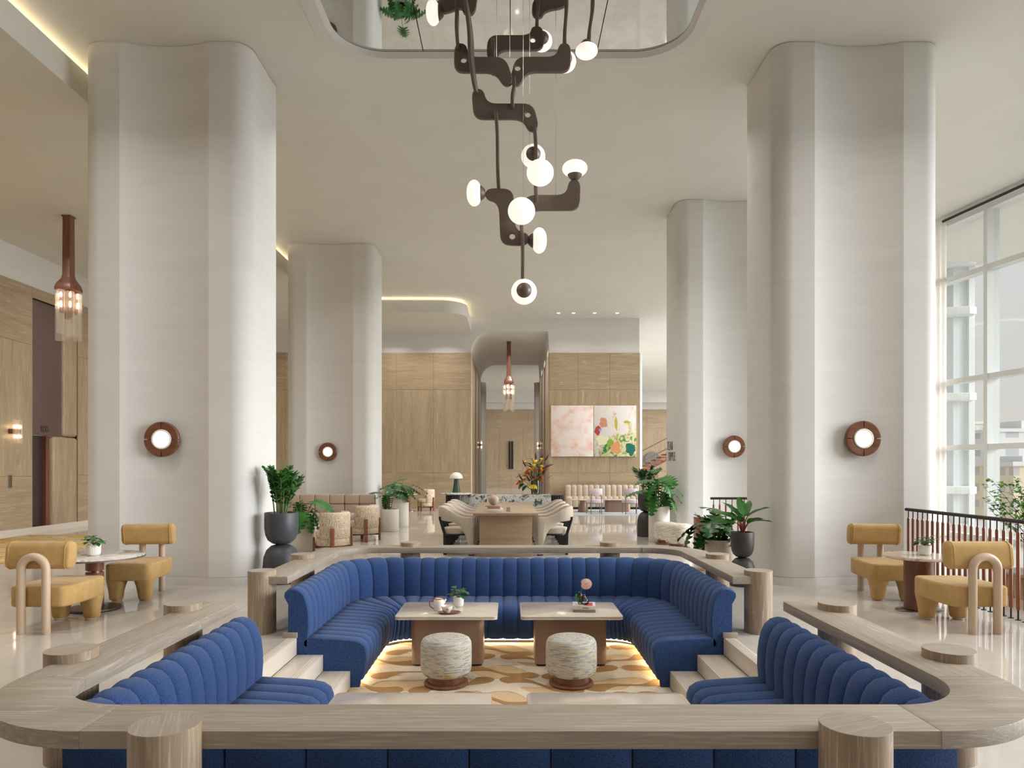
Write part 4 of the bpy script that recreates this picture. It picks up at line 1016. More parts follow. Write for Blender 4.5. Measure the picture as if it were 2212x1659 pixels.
for i, (x, y) in enumerate(((1.72,24.8),(2.25,24.8),(3.0,24.8),(3.8,24.8))):
    b = MB(); b.lathe([(0,-0.008),(0.05,-0.008),(0.056,-0.004),(0.056,0.0)], 16, (x,y,CEIL-0.001))
    tag(b.obj('downlight', M['spot']), ['small ceiling downlight above the painting, leftmost of four', 'small ceiling downlight above the painting, second from left',
        'small ceiling downlight above the painting, third from left', 'small ceiling downlight above the painting, rightmost of four'][i], 'downlight', 'downlights above the painting')

# ------------------------------------------------------------------ leaves
def xf(b, start, base, az, el, roll=0.0):
    """turn the vertices added since START: local +y is the leaf's direction, +z its upper face"""
    m = Matrix.Translation(base) @ Matrix.Rotation(az, 4, 'Z') @ Matrix.Rotation(el, 4, 'X') @ Matrix.Rotation(roll, 4, 'Y')
    for i in range(start, len(b.v)): b.v[i] = tuple(m @ Vector(b.v[i]))
def blade(b, L, Wd, droop=0.2, fold=0.25, n=7, peak=0.42, wave=0.0, m=0):
    st = len(b.v); rows = []
    for i in range(n+1):
        u = i/n; w = Wd/2*(sin(pi*min(1, u**(math.log(0.5)/math.log(peak))))**0.8 if 0 < u < 1 else 0.02)
        y = L*u*(1-0.12*droop*u); zc = -droop*L*u*u; wv = wave*Wd*sin(u*14)
        rows.append([(-w, y, zc+fold*w+wv), (-w*0.5, y, zc+fold*w*0.42), (0, y, zc), (w*0.5, y, zc+fold*w*0.42), (w, y, zc+fold*w-wv)])
    b.grid(rows, m); return st
def monstera(b, L, Wd, droop=0.35, fold=0.12, lobes=6, m=0):
    """broad heart shaped leaf, its sides cut into lobes"""
    st = len(b.v)
    def half(u): return Wd/2*max(0.0, sin(pi*min(1.0, (u+0.10)/1.1)))**0.62*(1-0.25*u)
    def P(u, k, s): 
        w = half(u)*k; y = L*u-0.16*L*k*k*(1-u)*1.2+0.10*L*k*u; return (s*w, y*(1-0.1*droop*u), -droop*L*u*u+fold*w-0.35*w*w/Wd)
    for s in (-1, 1):
        for i in range(lobes):
            u0, u1 = i/lobes, (i+1)/lobes; g = 0.24/lobes; rows = []
            for k in (0.0, 0.3, 0.5, 0.75, 0.93, 1.0):
                t = max(0.0, (k-0.30)/0.70); a, c = u0+g*t*1.5, u1-g*t*1.5; e = (c-a)*0.26*max(0, (k-0.9)/0.1)
                rows.append([P(a+e, k, s), P((a+c)/2, k*1.02, s), P(c-e, k, s)])
            b.grid(rows, m)
    return st
def stem_curve(p0, p1, sag=0.0, n=6):
    p0, p1 = Vector(p0), Vector(p1); c = Vector((p0.x*0.6+p1.x*0.4, p0.y*0.6+p1.y*0.4, p0.z*0.3+p1.z*0.7+sag))
    return [p0*(1-u)**2+c*2*u*(1-u)+p1*u*u for u in [i/n for i in range(n+1)]]

def zz_foliage(t, z0, r, H, n, rnd, lean=0.5, leafm='leaf', leafL=0.105, avoid=0.0):
    bl = MB(); bs = MB()
    for i in range(n):
        az = 2*pi*i/n+rnd.uniform(-0.4, 0.4); ln = rnd.uniform(0.12, lean)*(1-0.72*max(0.0, cos(az)*avoid)); h = H*rnd.uniform(0.72, 1.05); rr0 = r*rnd.uniform(0.1, 0.55)
        p0 = Vector((rr0*cos(az), rr0*sin(az), z0)); p1 = Vector((p0.x+cos(az)*h*ln, p0.y+sin(az)*h*ln, z0+h*(1-0.25*ln)))
        ln_ = stem_curve(p0, p1, 0.05*h, 14); bs.tube(ln_, [0.010-0.007*k/14 for k in range(15)], 6)
        for k in range(3, 15):
            p = ln_[k]; d = (ln_[min(14, k+1)]-ln_[k-1]).normalized(); a0 = atan2(d.y, d.x)-pi/2; e0 = math.asin(max(-1, min(1, d.z)))
            side = Vector((-sin(az), cos(az), 0)); 
            for s in (-1, 1):
                LL = leafL*(0.6+0.65*sin(pi*(k-2)/14))*rnd.uniform(0.9, 1.1)
                v = (side*s*0.85+d*0.75+Vector((rnd.uniform(-.2,.2), rnd.uniform(-.2,.2), rnd.uniform(-.1,.15)))).normalized()
                st = blade(bl, LL, LL*0.44, 0.1, 0.3, 5, 0.5); xf(bl, st, p, atan2(v.y, v.x)-pi/2, math.asin(v.z), rnd.uniform(-0.6, 0.6))
        st = blade(bl, leafL*0.8, leafL*0.35, 0.05, 0.3, 5); xf(bl, st, ln_[-1], az-pi/2, 1.0)
    bl.obj('foliage', M[leafm], t, 180, fix=False); bs.obj('stems', M['stem'], t, 60)
def monstera_foliage(t, z0, leaves, leafm='leaf', bx=0.0, by=0.0, lobes=6, sm='stem'):
    """leaves: (tip base x, y, z, azimuth, elevation, length)"""
    bl = MB(); bs = MB()
    for (x, y, z, az, el, L) in leaves:
        bs.tube(stem_curve((bx+x*0.12, by+y*0.12, z0), (x, y, z), 0.03), 0.007, 6)
        st = monstera(bl, L, L*0.95, 0.35, 0.10, lobes); xf(bl, st, Vector((x, y, z)), az, el, RND.uniform(-0.35, 0.35))
    bl.obj('foliage', M[leafm], t, 180, fix=False); bs.obj('stems', M[sm], t, 60)
def bushy(n, spread, z, H, L, seed, xlim=(-9, 9), face=0.0):
    q = random.Random(seed); out = []
    for i in range(n):
        az = 2*pi*i/n*1.618+q.uniform(-.3,.3); r_ = spread*sqrt(q.random())
        x, y = max(xlim[0], min(xlim[1], r_*cos(az))), r_*sin(az)-face
        out.append((x, y, z+H*(0.25+0.75*q.random())-0.25*H*r_/spread, az-pi/2+q.uniform(-.5,.5), q.uniform(-0.95, -0.1), L*q.uniform(0.75, 1.1)))
    return out
def paddle_foliage(t, z0, leaves, leafm='leaf', sm='stem_red'):
    bl = MB(); bs = MB()
    for (x, y, z, az, el, L) in leaves:
        bs.tube(stem_curve((x*0.1, y*0.1, z0), (x, y, z), 0.02), 0.009, 6)
        st = blade(bl, L, L*0.46, 0.22, 0.32, 9, 0.38, 0.03); xf(bl, st, Vector((x, y, z)), az, el, RND.uniform(-0.3, 0.3))
    bl.obj('foliage', M[leafm], t, 180, fix=False); bs.obj('stems', M[sm], t, 60)
def table_plant_foliage(t, z0, rnd, n=12, L=0.075, leafm='leaf'):
    bl = MB(); bs = MB()
    for i in range(n):
        az = i*2.4+rnd.uniform(-.3,.3); rr_ = rnd.uniform(0.025, 0.075)*L/0.075; h = rnd.uniform(0.03, 0.10)*L/0.075
        p = Vector((rr_*cos(az), rr_*sin(az), z0+h)); bs.tube(stem_curve((0,0,z0), p), 0.002, 5)
        st = blade(bl, L*rnd.uniform(.75,1.1), L*0.7, 0.3, 0.2, 5, 0.55); xf(bl, st, p, az-pi/2, rnd.uniform(-0.3, 0.5))
    bl.obj('foliage', M[leafm], t, 180, fix=False); bs.obj('stems', M['stem'], t, 60)

# planters
def pot_double(t, r, zw, zt, mt):
    """bowl resting on an upturned bowl"""
    rl = r*1.1
    b = MB(); b.lathe([(0,0),(rl*0.96,0),(rl,0.02),(rl,zw*0.42),(rl*0.95,zw*0.66),(rl*0.8,zw*0.85),(rl*0.55,zw*0.96),(r*0.30,zw)], 48); b.obj('stand', mt, t, 60)
    h = zt-zw
    b = MB(); b.lathe([(r*0.30,zw),(r*0.55,zw+h*0.03),(r*0.8,zw+h*0.13),(r*0.94,zw+h*0.29),(r,zw+h*0.5),(r,zt-0.012),(r-0.006,zt),(r-0.02,zt),(r-0.026,zt-0.05),(0,zt-0.06)], 48); b.obj('bowl', mt, t, 60)
    soil(t, r-0.026, zt-0.055)
def pot_cyl(t, r, h, mt):
    b = MB(); b.lathe([(0,0),(r-0.01,0),(r,0.01),(r,h-0.012),(r-0.008,h),(r-0.028,h),(r-0.034,h-0.06),(0,h-0.065)], 48); b.obj('pot', mt, t, 50)
    soil(t, r-0.035, h-0.06)
def soil(t, r, z):
    b = MB(); b.lathe([(r,z-0.01),(r*0.97,z+0.012),(r*0.6,z+0.02),(0,z+0.024)], 28); b.obj('soil', M['soil'], t, 60)
r1 = random.Random(3)
t = thing('planter', 'grey double bowl planter with feathery plant beside the near left pillar', 'potted plant', (-3.026, 9.25, 0))
pot_double(t, 0.217, 0.507, 0.926, M['charcoal']); zz_foliage(t, 0.88, 0.17, 0.66, 15, r1, 0.62, 'leaf', 0.095, -0.8)
t = thing('planter', 'white cylinder planter with split leaf plant right of the grey double bowl', 'potted plant', (-3.74, 12.6, 0))
pot_cyl(t, 0.215, 0.465, M['pot_white'])
monstera_foliage(t, 0.42, [(0.10,-0.1,0.83,-1.2,-0.3,0.36),(0.22,-0.05,0.92,-1.9,-0.2,0.42),(0.14,-0.15,0.68,-2.2,-0.9,0.34),(-0.15,0,0.85,1.2,-0.2,0.36)]+bushy(6, 0.2, 0.6, 0.40, 0.36, 8, (-0.1, 0.25), 0.05))
t = thing('planter', 'tall white cylinder planter with split leaf plant beside the distant left pillar', 'potted plant', (-2.82, 17.95, 0))
pot_cyl(t, 0.214, 0.71, M['pot_white'])
monstera_foliage(t, 0.66, [(0.15,-0.1,1.02,-1.5,-0.2,0.40),(0.35,-0.1,1.06,-1.5,-0.25,0.42),(-0.02,-0.15,1.10,-3.0,-0.1,0.42),(-0.12,-0.22,1.06,1.9,0.0,0.36),(0.05,0.1,1.18,0.1,0.3,0.40),(-0.1,-0.2,0.96,2.6,-0.4,0.34)]+bushy(12, 0.30, 0.80, 0.36, 0.40, 4, (-0.15, 0.4), 0.08), 'leaf_dark')
t = thing('planter', 'short white cylinder planter with split leaf plant before the tall white one', 'potted plant', (-2.86, 16.6, 0))
pot_cyl(t, 0.216, 0.525, M['pot_white'])
monstera_foliage(t, 0.48, [(-0.12,-0.1,0.86,1.5,-0.2,0.36),(0.02,-0.1,1.02,-3.0,-0.1,0.36),(0.14,0.05,0.98,-1.0,0.0,0.34),(-0.22,0.0,0.92,1.0,0.1,0.36)]+bushy(5, 0.18, 0.72, 0.30, 0.34, 5, (-0.2, 0.2), 0.05), 'leaf_dark')
t = thing('planter', 'dark brown double bowl planter with feathery plant near the shop letters', 'potted plant', (2.98, 15.34, 0))
pot_double(t, 0.178, 0.545, 0.96, M['charcoal_brown']); zz_foliage(t, 0.92, 0.16, 0.62, 10, r1, 0.5, 'leaf_dark', 0.10)
t = thing('planter', 'tall off white cylinder planter with split leaf plant under the shop letters', 'potted plant', (3.046, 14.3, 0))
pot_cyl(t, 0.213, 0.72, M['pot_white'])
monstera_foliage(t, 0.66, [(-0.15,-0.1,1.25,2.0,0.1,0.40),(0.05,-0.15,1.32,-2.8,-0.1,0.42),(0.18,-0.1,0.96,-2.4,-0.8,0.40),(-0.12,-0.15,0.92,2.6,-0.8,0.40),(0.13,-0.2,1.22,-1.3,0.1,0.26),(-0.3,0.0,1.02,1.5,0.0,0.38),(0.18,-0.1,1.06,-1.8,-0.5,0.36),(-0.02,0.1,1.42,0.3,0.4,0.34)]+bushy(10, 0.26, 0.85, 0.50, 0.38, 6, (-0.35, 0.14), 0.12))
t = thing('planter', 'low beige stone bowl planter with drooping split leaf plant behind the far oak rail', 'potted plant', (3.13, 10.45, 0))
b = MB(); b.lathe([(0,0),(0.17,0),(0.19,0.02),(0.212,0.30),(0.214,0.43),(0.206,0.442),(0.188,0.442),(0.182,0.38),(0,0.375)], 48); b.obj('pot', M['pot_stone'], t, 50); soil(t, 0.18, 0.38)
monstera_foliage(t, 0.40, [(-0.28,-0.15,0.72,1.4,-0.35,0.46),(-0.12,-0.18,0.80,2.6,-0.3,0.46),(-0.05,-0.1,0.86,0.3,0.4,0.42),(-0.20,-0.1,0.60,2.0,-0.7,0.36),(-0.42,-0.1,0.62,1.7,-0.9,0.40)]+bushy(6, 0.26, 0.5, 0.36, 0.40, 9, (-0.4, 0.0), 0.1), 'leaf_dark')
zz_foliage(t, 0.40, 0.16, 0.5, 6, r1, 0.7, 'leaf', 0.09)
t = thing('planter', 'dark double bowl planter with broad paddle leaves beside the near right pillar', 'potted plant', (2.99, 9.0, 0))
pot_double(t, 0.145, 0.363, 0.69, M['charcoal_brown'])
paddle_foliage(t, 0.64, [(0.05,-0.03,0.88,-1.25,0.55,0.36),(0.07,-0.06,0.82,-1.45,0.2,0.32),(-0.06,-0.05,0.84,1.0,0.45,0.38),(-0.08,-0.08,0.80,1.75,0.2,0.36),(0.02,-0.02,0.88,-0.5,0.8,0.36),
    (-0.02,0.04,0.86,0.5,0.8,0.36),(0.03,-0.1,0.80,-2.6,0.5,0.30),(-0.05,-0.1,0.82,2.5,0.55,0.32),(0.0,-0.05,0.90,0.1,1.1,0.30)], 'leaf')
# fluted pots on tables
def fluted_pot(t, r, h, n=28, mt='ceramic'):
    b = MB(); rows = []
    for z, k in ((0,0.55),(0.01*h,0.72),(0.14*h,0.9),(0.3*h,0.97),(0.9*h,1.0),(h,1.02),(h,0.92),(0.88*h,0.88)):
        rows.append([(r*k*(1+0.022*cos(n*2*pi*i/(n*4)*1))*cos(2*pi*i/(n*4)), r*k*(1+0.022*cos(n*2*pi*i/(n*4)))*sin(2*pi*i/(n*4)), z) for i in range(n*4)])
    b.grid(rows, cv=True); b.add(rows[0], [list(range(n*4))]); b.obj('pot', M[mt], t, 60)
    b = MB(); b.lathe([(r*0.88,0.87*h),(0,0.9*h)], 24); b.obj('soil', M['soil'], t, 60)
for (x, y, z, r, h, lab, L) in ((-4.44,7.45,0.582,0.070,0.12,'small round leaved plant in fluted white pot on the grey marble cafe table',0.085),
                              (4.40,7.42,0.592,0.064,0.105,'small round leaved plant in fluted white pot on the cream marble cafe table',0.085),
                              (-0.535,7.235,PIT+0.5305,0.055,0.105,'small leafy plant in fluted white pot behind the cup and saucer',0.085)):
    t = thing('potted_plant', lab, 'potted plant', (x, y, z)); fluted_pot(t, r, h); table_plant_foliage(t, h*0.9, r1, 24, L*0.85, 'leaf' if y > 7.42 or x > 0 else 'leaf_dark')

# ------------------------------------------------------------------ things on the pit tables
TZ = PIT+0.5305
t = thing('teapot', 'white ceramic teapot with copper lid rim and handle', 'teapot', (-0.72, 7.05, TZ), 0.15)
b = MB(); b.lathe([(0,0),(0.045,0),(0.052,0.006),(0.053,0.09),(0.050,0.108),(0.046,0.112),(0.042,0.112),(0.040,0.10),(0,0.10)], 40); b.obj('body', M['ceramic'], t, 50)
b = MB(); b.lathe([(0.046,0.112),(0.047,0.118),(0.041,0.124),(0.038,0.124),(0.038,0.114)], 40); b.obj('rim', M['copper'], t, 50)
b = MB(); b.lathe([(0.039,0.118),(0.03,0.121),(0,0.122)], 32); b.obj('lid', M['ceramic'], t, 50)
b = MB(); b.tube([(-0.049,0,0.103),(-0.085,0,0.104),(-0.092,0,0.098),(-0.092,0,0.055),(-0.086,0,0.042),(-0.052,0,0.018)], 0.0055, 8); b.obj('handle', M['copper'], t, 60)
b = MB(); b.tube([(0.045,0,0.075),(0.06,0,0.095),(0.073,0,0.112)], [0.018,0.011,0.008], 10); b.obj('spout', M['ceramic'], t, 60)
t = thing('saucer', 'oval walnut saucer tray under the white cup', 'saucer', (-0.600, 6.90, TZ), 0.12); t.scale = (1.12, 1.12, 1.0)
b = MB(); b.lathe([(0,0.0),(0.055,0.0),(0.078,0.006),(0.094,0.016),(0.092,0.019),(0.075,0.011),(0,0.008)], 40); b.v = [(x*1.08, y*0.66, z) for x, y, z in b.v]; b.obj('tray', M['walnut_x'], t, 60)
t = thing('cup', 'white cup with a small red emblem standing on the walnut saucer', 'cup', (-0.623, 6.90, TZ+0.0095), -0.25); t.scale = (1.2, 1.2, 1.2)
b = MB(); b.lathe([(0,0),(0.022,0),(0.024,0.004),(0.036,0.018),(0.046,0.04),(0.049,0.056),(0.047,0.056),(0.042,0.038),(0.03,0.014),(0,0.008)], 40); b.obj('body', M['ceramic'], t, 60)
b = MB(); b.tube([(0.045,0,0.05),(0.062,0,0.052),(0.07,0,0.042),(0.062,0,0.028),(0.040,0,0.02)], 0.0035, 8); b.obj('handle', M['ceramic'], t, 60)
b = MB(); cen = Vector((0.0150,-0.0395,0.034)); nr = Vector((0.34,-0.80,-0.42)).normalized(); ux = nr.cross(Vector((0,0,1))).normalized(); uz = ux.cross(nr)
for k_, (ra, rb) in enumerate(((0.0085,0.0045),)):
    rows = [[tuple(cen+nr*0.0022+ux*(r_*cos(a))+uz*(r_*sin(a))) for r_ in (ra, rb)] for a in [2*pi*i/24 for i in range(24)]]; b.grid(rows, cu=True)
b.add([tuple(cen+nr*0.0022+ux*px+uz*pz__) for px, pz__ in ((-0.004,-0.001),(0.0045,0.0012),(0.0045,0.003),(-0.004,0.001))], [(0,1,2,3)])
b.obj('emblem', M['red'], t, 0, fix=False)
bx, by = 0.745, 7.05; brz = -0.06
t = thing('book', 'grey brown book at the bottom under the white book on the right table', 'book', (bx, by, TZ), brz, 'stacked books on the right pit table')
def book(t, w, d, h, cov, label=None, spine_text=None):
    b = MB(); b.rbox(-w/2, w/2, -d/2, d/2, 0, 0.003, 0.001); b.rbox(-w/2, w/2, -d/2, d/2, h-0.003, h, 0.001); b.rbox(-w/2, w/2, -d/2, -d/2+0.003, 0, h, 0.001); b.obj('cover', cov, t)
    b = MB(); b.box(-w/2+0.003, w/2-0.003, -d/2+0.004, d/2-0.004, 0.003, h-0.003); b.obj('pages', M['page'], t, 0)
book(t, 0.22, 0.20, 0.023, simple('brown_grey_cover', (0.30, 0.23, 0.17), 0.5))
t = thing('book', 'thick white book with bold bauhaus lettering on its spine', 'book', (bx, by+0.005, TZ+0.0235), brz-0.03, 'stacked books on the right pit table')
book(t, 0.225, 0.205, 0.042, simple('white_cover', (0.72, 0.66, 0.60), 0.4))
vs, fs = text_geo('bauhaus', 0.022, 0.0008, 0.88); b = MB(); b.add([(v.x+0.018, -0.1032-v.z, v.y+0.021) for v in vs], fs)
for s_, dx, dz in ((0.008,-0.064,0.026),(0.006,-0.052,0.028),(0.012,-0.058,0.013)): b.box(dx, dx+s_, -0.1034, -0.1026, dz, dz+0.0022)
b.obj('spine_lettering', M['ink'], t, 0)
b = MB(); b.box(0.0, 0.085, -0.09, 0.06, 0.042, 0.0425); b.obj('cover_print', M['red'], t, 0)
t = thing('bud_vase', 'clear twin bulb glass vase holding one pale pink flower', 'vase', (bx-0.02, by-0.03, TZ+0.0665))
b = MB(); b.lathe([(0,0.0),(0.03,0.001),(0.042,0.014),(0.046,0.028),(0.038,0.05),(0.018,0.078),(0.009,0.09),(0.012,0.096)], 32, (0.022,0,0)); b.obj('bulb', M['vaseglass'], t, 80)
b = MB(); b.lathe([(0,0.0),(0.018,0.001),(0.022,0.02),(0.028,0.05),(0.03,0.075),(0.022,0.10),(0.012,0.115),(0.014,0.122)], 32, (-0.022,0.012,0)); b.obj('bulb', M['vaseglass'], t, 80)
b = MB(); b.tube([(-0.012,0.012,0.01),(-0.018,0.012,0.09),(-0.005,0.01,0.15),(0.014,0.005,0.19)], 0.0026, 6); b.obj('flower_stem', M['stem'], t, 60)
b = MB(); st = blade(b, 0.105, 0.062, 0.25, 0.35, 6, 0.45); xf(b, st, Vector((-0.03,0.01,0.012)), 0.5, 1.2)
st = blade(b, 0.085, 0.045, 0.25, 0.35, 6, 0.45); xf(b, st, Vector((-0.01,0.0,0.012)), -0.4, 1.1); b.obj('foliage', M['leaf'], t, 180, fix=False)
m_, nt_, b_ = new_mat('anthurium_spathe'); nt_.links.new(ramp(nt_, noise(nt_, coords(nt_), 14, 2), [(0.42, (0.78, 0.60, 0.54)), (0.75, (0.72, 0.30, 0.25))]), b_.inputs['Base Color']); b_.inputs['Roughness'].default_value = 0.3
b = MB(); rows = []
for i in range(13):
    u = i/12; a = pi*u
    row = []
    for k in (0.0, 0.3, 0.6, 0.85, 1.0):
        for_ = 0.052*(1-0.30*cos(2*a-0.6)); row.append(k)
    rows.append(row)
b = MB(); n = 28; ring = []
for i in range(n):
    a = 2*pi*i/n; rr_ = 0.044*(1+0.22*cos(a)+0.08*cos(2*a)-0.30*max(0, cos(a-pi))**6); ring.append((1.3*rr_*cos(a), 1.2*rr_*sin(a)))
rows = [[(0.022+(x-0.0)*k*1.0, -0.012*(1-k*k)-0.004*k, 0.205+z*k*1.08) for k in (0.02, 0.4, 0.75, 1.0)] for x, z in ring]
b.grid(rows, cu=True); b.obj('spathe', m_, t, 180, fix=False)
b = MB(); b.tube([(0.03,-0.012,0.205),(0.05,-0.024,0.222),(0.072,-0.03,0.232)], [0.004,0.0045,0.002], 8); b.obj('spadix', simple('spadix_pink', (0.75, 0.45, 0.42), 0.5), t, 80)
# ------------------------------------------------------------------ long oak table, eight curved chairs, marble counter
TBL = (-0.076, 11.70)
t = thing('communal_table', 'long limed oak communal table behind the far rail', 'table', (TBL[0], 13.5, 0))
b = MB(); b.rbox(-0.543, 0.543, -1.80, 1.80, 0.712, 0.752, 0.003); b.obj('tabletop', M['tbl_x'], t)
for s in (-1, 1):
    b = MB(); y = s*1.62; b.rbox(-0.445, 0.445, y-0.03, y+0.03, 0, 0.712, 0.003); b.obj('end_panel', M['tbl_x'], t)
b = MB(); b.rbox(-0.1, 0.1, -1.6, 1.6, 0.1, 0.712, 0.003); b.obj('spine_panel', M['tbl_x'], t)
pw = None
b = MB(); b.rbox(0.005, 0.085, -1.45, -0.10, 0.752, 0.755, 0.001); pw = b.obj('socket_strip', M['taupe'], t)
for i in range(4):
    b = MB(); y = -1.33+i*0.34; b.rbox(0.015, 0.075, y-0.07, y+0.07, 0.755, 0.7565, 0.0005); b.obj('socket', M['black_metal'], pw)
def dining_chair(x, y, rz, label):
    """faces +x: curved upholstered band sweeping from the back down into two front feet, drum seat, black rear legs"""
    t = thing('dining_chair', label, 'chair', (x, y, 0), rz, 'boucle chairs of the communal table')
    pts = []; n = 44; w = 0.285; xb = -0.29; R = 0.23
    line = [(0.30,-w),(xb+R,-w)]+arc(xb+R, -w+R, R, -pi/2, -pi, 10)[1:]+arc(xb+R, w-R, R, pi, pi/2, 10)+[(xb+R,w),(0.30,w)]
    L = [0]
    for i in range(1, len(line)): L.append(L[-1]+math.dist(line[i], line[i-1]))
    T = L[-1]
    def at(s):
        for i in range(1, len(line)):
            if L[i] >= s-1e-9:
                k = (s-L[i-1])/max(1e-9, L[i]-L[i-1]); p = Vector(line[i-1]).lerp(Vector(line[i]), k); d = (Vector(line[i])-Vector(line[i-1])).normalized(); return p, d
    rows = []; N = 60
    for i in range(N+1):
        s = T*i/N; p, d = at(s); nn = Vector((d.y, -d.x)); e = min(s, T-s)
        if e < 0.07: bot = 0.0
        elif e < 0.42: q = (e-0.07)/0.35; bot = 0.58*sqrt(max(0, 1-(1-q)**2))
        else: bot = 0.58+0.02*min(1, (e-0.42)/0.2)
        q = min(1, max(0, (e-0.12)/0.46)); top = 0.665+0.175*(q*q*(3-2*q))
        if e < 0.02: top -= 0.02
        h = 0.034; c = Vector((p.x, p.y, 0)); o3 = Vector((nn.x, nn.y, 0))
        r_ = min(0.02, (top-bot)/3)
        rows.append([c+o3*h+Vector((0,0,bot+r_)), c+o3*h+Vector((0,0,top-r_)), c+o3*(h*0.6)+Vector((0,0,top-0.004)), c-o3*(h*0.6)+Vector((0,0,top-0.004)),
                     c-o3*h+Vector((0,0,top-r_)), c-o3*h+Vector((0,0,bot+r_)), c-o3*(h*0.6)+Vector((0,0,bot+0.004)), c+o3*(h*0.6)+Vector((0,0,bot+0.004))])
    b = MB(); b.grid(rows, cv=True); b.add(rows[0], [list(range(8))]); b.add(rows[-1], [list(range(8))]); b.obj('wrap_back', M['beige_boucle'], t, 70)
    b = MB(); b.lathe([(0,0.36),(0.19,0.36),(0.225,0.375),(0.235,0.41),(0.23,0.45),(0.20,0.468),(0,0.474)], 36, (-0.01,0,0)); b.v = [(x*1.02, y, z) for x, y, z in b.v]; b.obj('seat', M['beige_boucle'], t, 80)
    b = MB(); b.lathe([(0.19,0.335),(0.20,0.335),(0.20,0.36),(0.19,0.36)], 28); b.obj('seat_ring', M['black_metal'], t, 40)
    for s in (-1, 1):
        b = MB(); rows = [[(xx+px, s*yy+py, z) for px, py in rrect(-0.026,0.026,-0.016,0.016,0.006,3)] for xx, yy, z in ((-0.20,0.185,0.0),(-0.205,0.19,0.36),(-0.275,0.205,0.60),(-0.285,0.205,0.66))]
        b.grid(rows, cv=True); b.add(rows[0], [list(range(len(rows[0])))]); b.obj('leg', M['black_metal'], t, 40)
        b = MB(); b.rbox(0.215, 0.315, s*w-0.034, s*w+0.034, 0.0, 0.02, 0.003); b.obj('foot', M['black_metal'], t)
    return t
nm = ['nearest the camera', 'second from the near end', 'third from the near end', 'beside the marble counter']
d0 = None
for i in range(4):
    y = 12.32+0.80*i
    for s, nme in ((-1, 'left'), (1, 'right')):
        lab = 'curved boucle chair, %s side of communal table, %s' % (nme, nm[i])
        x = TBL[0]-0.855 if s < 0 else TBL[0]+0.855
        if d0 is None: d0 = dining_chair(x, y, 0.0, lab)
        else: dup(d0, (x, y, 0), 0.0 if s < 0 else pi, lab)
bz = 0.752
for w, d, h, col, dx, lab in ((0.275,0.21,0.058,(0.74,0.70,0.64),0.0,'thick white book at the bottom of the stack on the communal table'),
                              (0.225,0.19,0.034,(0.46,0.25,0.16),-0.012,'terracotta book in the middle of the stack on the communal table'),
                              (0.27,0.17,0.024,(0.52,0.44,0.36),-0.032,'thin grey book at the top of the stack under the wooden ball')):
    t = thing('book', lab, 'book', (-0.262+dx, 12.03, bz), RND.uniform(-0.05,0.05), 'stacked books on the communal table'); book(t, w, d, h, simple('cover', col, 0.5)); bz += h+0.0004
t = thing('ornament', 'round pale wooden ball resting on the book stack', 'ornament', (-0.285, 12.03, bz))
b = MB(); b.lathe([(0,0)]+[(0.090*sin(a), 0.0865-0.0865*cos(a)) for a in [0.35+(pi-0.5)*i/20 for i in range(21)]]+[(0.012,0.17),(0,0.168)], 40); b.obj('ball', simple('rosy_wood_ball', (0.42, 0.31, 0.25), 0.6), t, 80)
# marble counter with a round fluted end and table
t = thing('counter', 'veined green marble counter with a dark fluted end behind the communal table', 'counter', (-0.09, 15.6, 0))
b = MB(); b.rbox(-1.005, 1.0, -0.15, 0.35, 0.0, 0.91, 0.008); b.obj('marble_block', M['marble_green'], t)
def fluted(b, r, z0, z1, n=26, cx=0, cy=0):
    rows = []
    for z in (z0, z1): rows.append([(cx+(r+0.012*abs(cos(n*a/2)))*cos(a), cy+(r+0.012*abs(cos(n*a/2)))*sin(a), z) for a in [2*pi*i/(n*6) for i in range(n*6)]])
    b.grid(rows, cv=True); b.add(rows[1], [list(range(n*6))])
for s in (1,):
    b = MB(); fluted(b, 0.24, 0.0, 0.895, 26, s*1.06, 0.12); b.obj('fluted_end', M['black_metal'], t, 30)
t = thing('round_table', 'round marble topped dark fluted table at the left end of the counter', 'table', (-1.20, 15.42, 0))
b = MB(); b.lathe([(0,0.915),(0.33,0.915),(0.345,0.925),(0.345,0.945),(0.33,0.955),(0,0.957)], 56); b.obj('tabletop', M['marble_green'], t, 40)
b = MB(); fluted(b, 0.145, 0.0, 0.915, 20, -0.065, 0.0); b.obj('fluted_drum', M['black_metal'], t, 30)
t = thing('table_lamp', 'small table lamp with white dome shade and green glazed base', 'table lamp', (-1.195, 15.5, 0.957))
b = MB(); rows = [[(r_*(1+0.07*cos(7*a))*cos(a), r_*(1+0.07*cos(7*a))*sin(a), z) for a in [2*pi*i/56 for i in range(56)]] for z, r_ in ((0,0.0),(0.0,0.082),(0.02,0.085),(0.10,0.07),(0.20,0.056),(0.30,0.046),(0.30,0.0))]
b.grid(rows, cv=True); b.obj('base', M['green_glaze'], t, 60)
b = MB(); b.cyl(0,0,0.30,0.33,0.015,16); b.obj('neck', M['steel'], t)
b = MB(); b.lathe([(0.135,0.312),(0.147,0.312)]+[(0.147*cos(a), 0.315+0.135*sin(a)) for a in [pi/2*i/12 for i in range(13)]], 44); b.obj('shade', M['opal'], t, 70)
b = MB(); b.lathe([(0,0.45),(0.01,0.455),(0,0.468)], 10); b.obj('finial', M['steel'], t)
